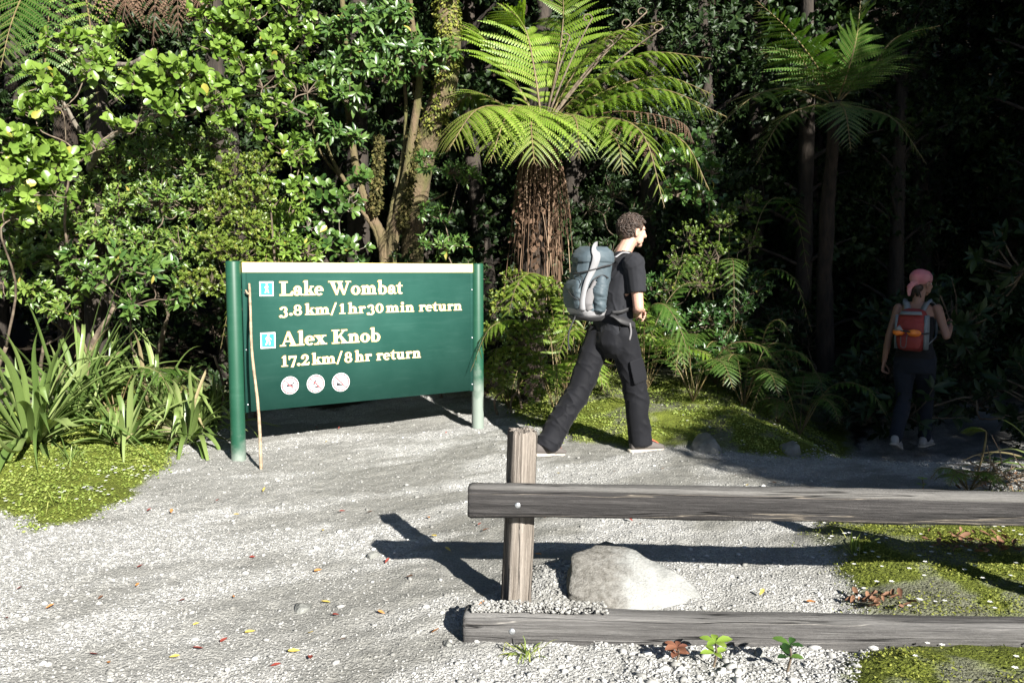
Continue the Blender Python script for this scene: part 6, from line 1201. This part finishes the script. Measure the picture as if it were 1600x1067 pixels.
for h_, k_ in ((hR, kR),):     # side pocket flap on the near thigh
    u_ = nrm(k_ - h_); c_ = h_ + u_ * .30 + np.array((.0, -.103, 0)); f_ = nrm(np.array((1, 0, 0)) - u_ * u_[0]); g = Geo(); n_ = np.array((0, -1.0, 0))
    loft(g, [(c_ + u_ * s_, w_, .006, f_, n_) for s_, w_ in ((-.09, .055), (-.085, .066), (0, .068), (.09, .066), (.10, .055))], 20, 4); vox('thigh_pocket', g, .006, 2, M['trouser'], man, wrinkle(.006))
shoe(man, aR, (1, -.12), .02, 1.12); shoe(man, aL, (1, .1), .12, 1.12)
# --- his rucksack (worn, but a thing of its own); built in the man's frame
pack = thing('rucksack', 'slate blue and light grey rucksack worn by the walking man', 'rucksack', (man_xy[0] - .01, man_xy[1], mz - .035), None, TH, True)
def pk(f, l, z): return np.array((f, l, z))
def psec(z, f0, f1, hw, dl=0.0): return (((f0 + f1) / 2, dl, z), abs(f1 - f0) / 2, hw, (1, 0, 0), (0, 1, 0))
PS = [(1.085, -.16, -.24, .085), (1.10, -.125, -.31, .115), (1.15, -.105, -.352, .135), (1.25, -.09, -.362, .140), (1.36, -.07, -.352, .140), (1.46, -.05, -.33, .136), (1.53, -.035, -.31, .130)]
def pint(z):
    a = np.array(PS); return [np.interp(z, a[:, 0], a[:, k]) for k in (1, 2, 3)]
def shell(z0, z1, n, grow, f0c=None):
    out = []
    for z in np.linspace(z0, z1, n): f0, f1, hw = pint(z); out.append(psec(z, f0 + grow, f1 - grow, hw + grow))
    return out
g = Geo(); loft(g, [psec(*q) for q in PS], 32, 3.0); wr = wrinkle(.018, (8, 8, 6), 31)
main = vox('main_compartment', g, .008, 4, M['slate'], pack, wr)
g = Geo(); loft(g, [psec(1.505, -.045, -.305, .11), psec(1.52, -.02, -.33, .139), psec(1.56, -.02, -.332, .142), psec(1.60, -.035, -.305, .130), psec(1.632, -.075, -.26, .098), psec(1.64, -.11, -.23, .06)], 32, 2.8)
vox('lid', g, .008, 3, M['slate'], pack, wrinkle(.015, (9, 9, 7), 41))
g = Geo(); loft(g, shell(1.10, 1.185, 6, .008), 32, 3.0); vox('bottom_panel', g, .006, 2, M['greyn'], pack, lambda co, nn: co - np.outer(np.where(co[:, 2] > 1.15, np.clip(co[:, 2] - 1.13 - .32 * np.abs(co[:, 0] + .20), 0, 1) * .9, 0), (0, 0, 1)))
g = Geo(); loft(g, [psec(1.07, -.17, -.24, .08), psec(1.078, -.14, -.31, .125), psec(1.10, -.115, -.345, .145), psec(1.118, -.112, -.355, .15)], 32, 3.0); g.obj('base', M['blackn'], pack, smooth=True)
def band(path, wd, mat, name, th=.007, nv=None):
    "strap lying on the pack: path points, outward normals from pack axis"
    C = spline(path, 40); Tn = nrm(np.gradient(C, axis=0)); ax = np.array((-.21, 0, 0)); o_ = C - ax; o_[:, 2] = 0; On = nrm(o_) if nv is None else np.tile(nrm(np.array(nv, float)), (40, 1)); W = nrm(np.cross(Tn, On)); wv = np.broadcast_to(np.interp(np.linspace(0, 1, 40), np.linspace(0, 1, np.size(wd)), np.atleast_1d(wd)), (40,))[:, None] / 2
    V = np.stack([C - W * wv, C + W * wv, C + W * wv * .9 + On * th, C - W * wv * .9 + On * th], 1).reshape(-1, 3); i = np.arange(39)[:, None] * 4
    P = np.concatenate([i + np.array((a, b, b + 4, a + 4)) for a, b in ((0, 1), (1, 2), (2, 3), (3, 0))]); g_ = Geo(); g_.add(V, [P, np.array([(3, 2, 1, 0), (156, 157, 158, 159)])]); return g_.obj(name, M[mat], pack, smooth=False)
def corner(z, ang, grow=.012):     # point on the pack surface at height z and angle (0 = towards his back, 180 = away from it), right side negative
    f0, f1, hw = pint(min(z, 1.53)) if z <= 1.53 else (-.03, -.325 + max(0, z - 1.56) * .9, .142 - max(0, z - 1.58) * .6); c, s = math.cos(ang), math.sin(ang); k = (abs(c) ** 3 + abs(s) ** 3) ** (-1 / 3)
    return np.array(((f0 + f1) / 2 + (abs(f1 - f0) / 2 + grow) * k * c, (hw + grow) * k * s, z))
D_ = lambda a: R(a)
band([np.array((-.15, -.015, 1.649)), np.array((-.20, -.075, 1.635)), np.array((-.235, -.125, 1.60)), corner(1.55, -D_(112)), corner(1.46, -D_(118)), corner(1.36, -D_(128)), corner(1.24, -D_(134)), corner(1.16, -D_(135))], (.06, .065, .065, .065, .05, .038, .04, .05), 'greyn', 'grey_stripe')
band([corner(1.37, -D_(100), .012), corner(1.30, -D_(112), .013), corner(1.21, -D_(120), .013), corner(1.165, -D_(112), .012)], (.05, .065, .07, .05), 'midgrey', 'side_mesh')
band([corner(1.50, -D_(60), .014), corner(1.485, -D_(90), .016), corner(1.46, -D_(120), .016), corner(1.44, -D_(150), .016), corner(1.435, -D_(180), .016)], .012, 'blackn', 'compression_strap')
band([corner(1.40, -D_(65), .013), corner(1.42, -D_(85), .015), corner(1.395, -D_(108), .015), corner(1.33, -D_(118), .015)], .010, 'blackn', 'pocket_seam')
g = Geo(); q = [corner(z, -D_(a), .006) for z, a in ((1.18, 80), (1.28, 85), (1.38, 82))]; limb(g, q, [.05, .062, .045]); vox('side_pocket', g, .008, 4, M['slate'], pack, wrinkle(.02, (8, 8, 12), 51))
g = Geo(); loft(g, [psec(z, f0, f1, hw) for z, f0, f1, hw in ((1.17, -.335, -.365, .09), (1.20, -.325, -.38, .112), (1.30, -.325, -.387, .112), (1.36, -.315, -.375, .10), (1.39, -.315, -.355, .07))], 24, 3); vox('front_pocket', g, .008, 3, M['slate'], pack, wrinkle(.012, (9, 9, 9), 61))
g = Geo(); tube(g, spline([corner(1.42, -D_(150), .02), corner(1.40, -D_(138), .03), corner(1.34, -D_(142), .02), corner(1.28, -D_(150), .028), corner(1.24, -D_(140), .02)], 24), .0035, 6); tube(g, spline([corner(1.30, -D_(178), .035), corner(1.26, -D_(158), .035), corner(1.23, -D_(140), .02)], 16), .0035, 6); g.obj('cord', M['blackn'], pack)
for sd in (-1, 1):
    band([np.array((-.055, sd * .075, 1.52)), np.array((.0, sd * .085, 1.575)), np.array((.075, sd * .10, 1.572)), np.array((.16, sd * .115, 1.50)), np.array((.19, sd * .13, 1.36)), np.array((.14, sd * .165, 1.22)), np.array((-.02, sd * .185, 1.15)), np.array((-.10, sd * .15, 1.14))], (.055, .06, .06, .06, .055, .03, .025, .025), 'blackn', 'shoulder_strap', .012, None)
    band([np.array((-.05, sd * .105, 1.555)), np.array((.01, sd * .115, 1.59)), np.array((.08, sd * .125, 1.583)), np.array((.15, sd * .135, 1.52))], .012, 'greyn', 'strap_piping', .018)
    band([np.array((-.10, sd * .14, 1.13)), np.array((-.04, sd * .185, 1.085)), np.array((.06, sd * .19, 1.05)), np.array((.13, sd * .11, 1.03)), np.array((.145, sd * .02, 1.03))], (.09, .07, .05, .04, .035), 'blackn', 'hip_belt', .014)
g = Geo(); tube(g, spline([(.03, -.205, 1.06), (.035, -.215, .99), (.025, -.21, .93)], 8), .008, 6); g.obj('loose_strap', M['midgrey'], pack)
g = Geo(); tube(g, spline([corner(1.12, -D_(165), .02), (-.40, -.03, 1.0), (-.405, -.03, .90), (-.39, -.03, .86)], 12), .007, 6); g.obj('dangling_strap', M['blackn'], pack)

# --- the woman farther on, walking away into the shade
WY = 7.4; wxy = np.array((at(1432, 500, WY)[0], WY)); wz = at(1425, 703, WY)[2]
TW = R(50); wom = thing('person', 'person in a pink headscarf and black vest walking away into the dark forest', 'person', (wxy[0], wxy[1], wz), None, TW, True)
hR, hL = np.array((.0, -.085, .86)), np.array((.0, .085, .86)); kR, kL = np.array((.16, -.075, .47)), np.array((-.06, .07, .46)); aR, aL = np.array((.20, -.07, .10)), np.array((-.30, .06, .16))
sR, sL = np.array((.03, -.165, 1.335)), np.array((.03, .165, 1.335)); eR, eL = np.array((-.02, -.26, 1.09)), np.array((-.03, .225, 1.07)); wR, wL = np.array((.17, -.25, 1.17)), np.array((-.01, .265, .82)); HC = np.array((.085, -.01, 1.565))
g = Geo(); T, Rm = head(g, HC, -.55, .10, .95)
limb(g, [(.03, 0, 1.36), (.045, 0, 1.43), HC + (-.01, 0, -.06)], [.055, .05, .05])
torso(g, [(0, 0, .80, .10, .15), (-.005, 0, .90, .105, .165), (0, 0, 1.02, .08, .125), (.01, 0, 1.15, .09, .135), (.02, 0, 1.27, .09, .15), (.03, 0, 1.35, .065, .13), (.035, 0, 1.395, .045, .07)])
for s_, e_, w_, sd, c_ in ((sR, eR, wR, -1, .7), (sL, eL, wL, 1, .5)):
    limb(g, [s_, (s_ + e_) / 2, e_], [.045, .038, .033]); limb(g, [e_, e_ * .6 + w_ * .4, w_], [.034, .033, .023]); hand(g, w_, nrm(w_ - e_), (0, -sd, 0), (1, 0, 0), c_, .9)
for h_, k_, a_ in ((hR, kR, aR), (hL, kL, aL)): limb(g, [h_, (h_ + k_) / 2, k_], [.085, .07, .05]); limb(g, [k_, k_ * .65 + a_ * .35, a_], [.048, .05, .034])
vox('body', g, .0045, 3, M['skin2'], wom); eyes(wom, T, .95)
M['pink'] = cloth('pink_headscarf', (.50, .13, .16), .8, 120, .3, (.56, .32, .33)); M['vest'] = cloth('black_vest', (.015, .015, .018)); M['legging'] = cloth('dark_blue_trousers', (.016, .02, .03)); M['hair2'] = plain('dark_hair', (.05, .03, .02), .5, (.02, .013, .01), 40)
g = Geo(); ball(g, T((-.016, 0, .052)), (.108, .090, .085), 3, Rm); ball(g, T((-.085, 0, .0)), (.035, .05, .04), 2, Rm)
limb(g, [T((-.10, 0, -.005)), T((-.125, .015, -.05)), T((-.12, .02, -.12))], [.026, .026, .014])
vox('headscarf', g, .006, 3, M['pink'], wom, wrinkle(.008, (20, 20, 14), 5))
g = Geo(); ball(g, T((-.05, 0, -.045)), (.05, .06, .05), 3, Rm)
for k in range(60): p = T((-.06 + .03 * rng.random(), (rng.random() - .5) * .1, -.02)); tube(g, spline([p, p + Rm @ np.array((-.03, 0, -.04)), p + Rm @ np.array((-.02, (rng.random() - .5) * .05, -.09 - .03 * rng.random()))], 6), .004, 4)
g.obj('hair', M['hair2'], wom, smooth=True)
g = Geo(); torso(g, [(0, 0, .84, .118, .172), (-.005, 0, .92, .118, .172), (0, 0, 1.02, .093, .137), (.01, 0, 1.15, .102, .145), (.02, 0, 1.26, .10, .148), (.028, 0, 1.33, .072, .10), (.033, 0, 1.365, .05, .085)]); vox('vest', g, .0065, 3, M['vest'], wom, wrinkle(.008))
g = Geo(); torso(g, [(-.005, 0, .74, .11, .165), (-.01, 0, .82, .123, .175), (-.003, 0, .92, .11, .165)])
for h_, k_, a_ in ((hR, kR, aR), (hL, kL, aL)): limb(g, [h_, h_ * .6 + k_ * .4, k_, k_ * .5 + a_ * .5, a_ + (0, 0, .0)], [.10, .09, .066, .064, .056], 16)
vox('trousers', g, .0075, 3, M['legging'], wom, wrinkle(.012))
M['shoegrey'] = cloth('pale_grey_shoe', (.42, .40, .38)); shoe(wom, aR, (1, -.1), .02, .98, ('shoegrey', 'shoegrey', 'sole')); shoe(wom, aL, (1, .05), .35, .98, ('shoegrey', 'shoegrey', 'sole'))
wp = thing('daypack', 'small red and grey daypack worn by the person in the pink headscarf', 'rucksack', (wxy[0], wxy[1], wz), None, TW, True)
M['packred'] = cloth('shade_darkened_red_nylon', (.28, .04, .036), .6, 250, .35); M['orange'] = plain('orange_shiny', (.85, .26, .04), .25, (.75, .18, .03), 20); M['packgrey'] = cloth('grey_nylon', (.20, .23, .25), .6, 250, .35)  # pack red darkened to stand in for the forest shade
PS = [(.95, -.12, -.17, .07), (.97, -.10, -.21, .105), (1.05, -.085, -.245, .13), (1.17, -.08, -.245, .13), (1.27, -.07, -.215, .12), (1.32, -.065, -.17, .09), (1.335, -.08, -.13, .05)]
pack = wp
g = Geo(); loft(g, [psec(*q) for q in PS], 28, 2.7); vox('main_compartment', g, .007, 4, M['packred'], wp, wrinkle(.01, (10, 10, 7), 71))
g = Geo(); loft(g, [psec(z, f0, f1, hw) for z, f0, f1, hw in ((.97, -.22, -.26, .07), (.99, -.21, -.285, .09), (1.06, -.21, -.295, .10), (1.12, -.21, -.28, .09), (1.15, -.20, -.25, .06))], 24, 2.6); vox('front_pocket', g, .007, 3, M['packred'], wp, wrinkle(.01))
for sd in (-1, 1):
    g = Geo(); loft(g, [(np.array((-.15, sd * .122, z)), a, .018, (1, 0, 0), (0, 1, 0)) for z, a in ((.97, .05), (1.06, .07), (1.18, .07), (1.28, .05))], 18, 2.6); g.obj('side_panel', M['packgrey'], wp, smooth=True)
    band([np.array((-.07, sd * .055, 1.30)), np.array((-.03, sd * .085, 1.385)), np.array((.03, sd * .11, 1.402)), np.array((.10, sd * .125, 1.34)), np.array((.125, sd * .13, 1.2)), np.array((.06, sd * .15, 1.08)), np.array((-.08, sd * .13, 1.02))], (.055, .055, .05, .05, .045, .025, .02), 'packgrey', 'shoulder_strap', .011)
g = Geo(); loft(g, [(np.array((-.225, 0, 1.285)), .03, .10, (1, 0, 0), (0, 1, 0)), (np.array((-.195, 0, 1.315)), .03, .085, (1, 0, 0), (0, 1, 0))], 18); g.obj('top_panel', M['packgrey'], wp, smooth=True)
g = Geo(); tube(g, spline([(-.30, -.03, 1.11), (-.31, .0, 1.10), (-.31, .01, 1.0), (-.30, .05, 1.0), (-.30, .055, 1.09)], 24), .004, 6); g.obj('cord', M['midgrey'], wp)
gl_ = thing('orange_goggles', 'bright orange two lobed goggles strapped across the back of the red daypack', 'goggles', (wxy[0], wxy[1], wz), None, TW, True)
for c_, r_ in (((-.30, .075, 1.13), (.03, .052, .036)), ((-.30, -.055, 1.125), (.03, .060, .034))):
    g = Geo(); ball(g, c_, r_, 3); g.obj('lens', M['orange'], gl_, smooth=True)
g = Geo(); tube(g, spline([(-.285, .12, 1.15), (-.325, .01, 1.14), (-.28, -.12, 1.12), (-.20, -.15, 1.12)], 16), .008, 6); g.obj('strap', M['blackn'], gl_)
g = Geo(); g.add([(-.335, .11, 1.145), (-.335, .03, 1.145), (-.32, .065, 1.195), (-.325, .11, 1.145), (-.325, .03, 1.145), (-.31, .065, 1.195)], [np.array([(0, 1, 2), (5, 4, 3)]), np.array([(0, 3, 4, 1), (1, 4, 5, 2), (2, 5, 3, 0)])]); g.obj('white_tag', M['greyn'], gl_)
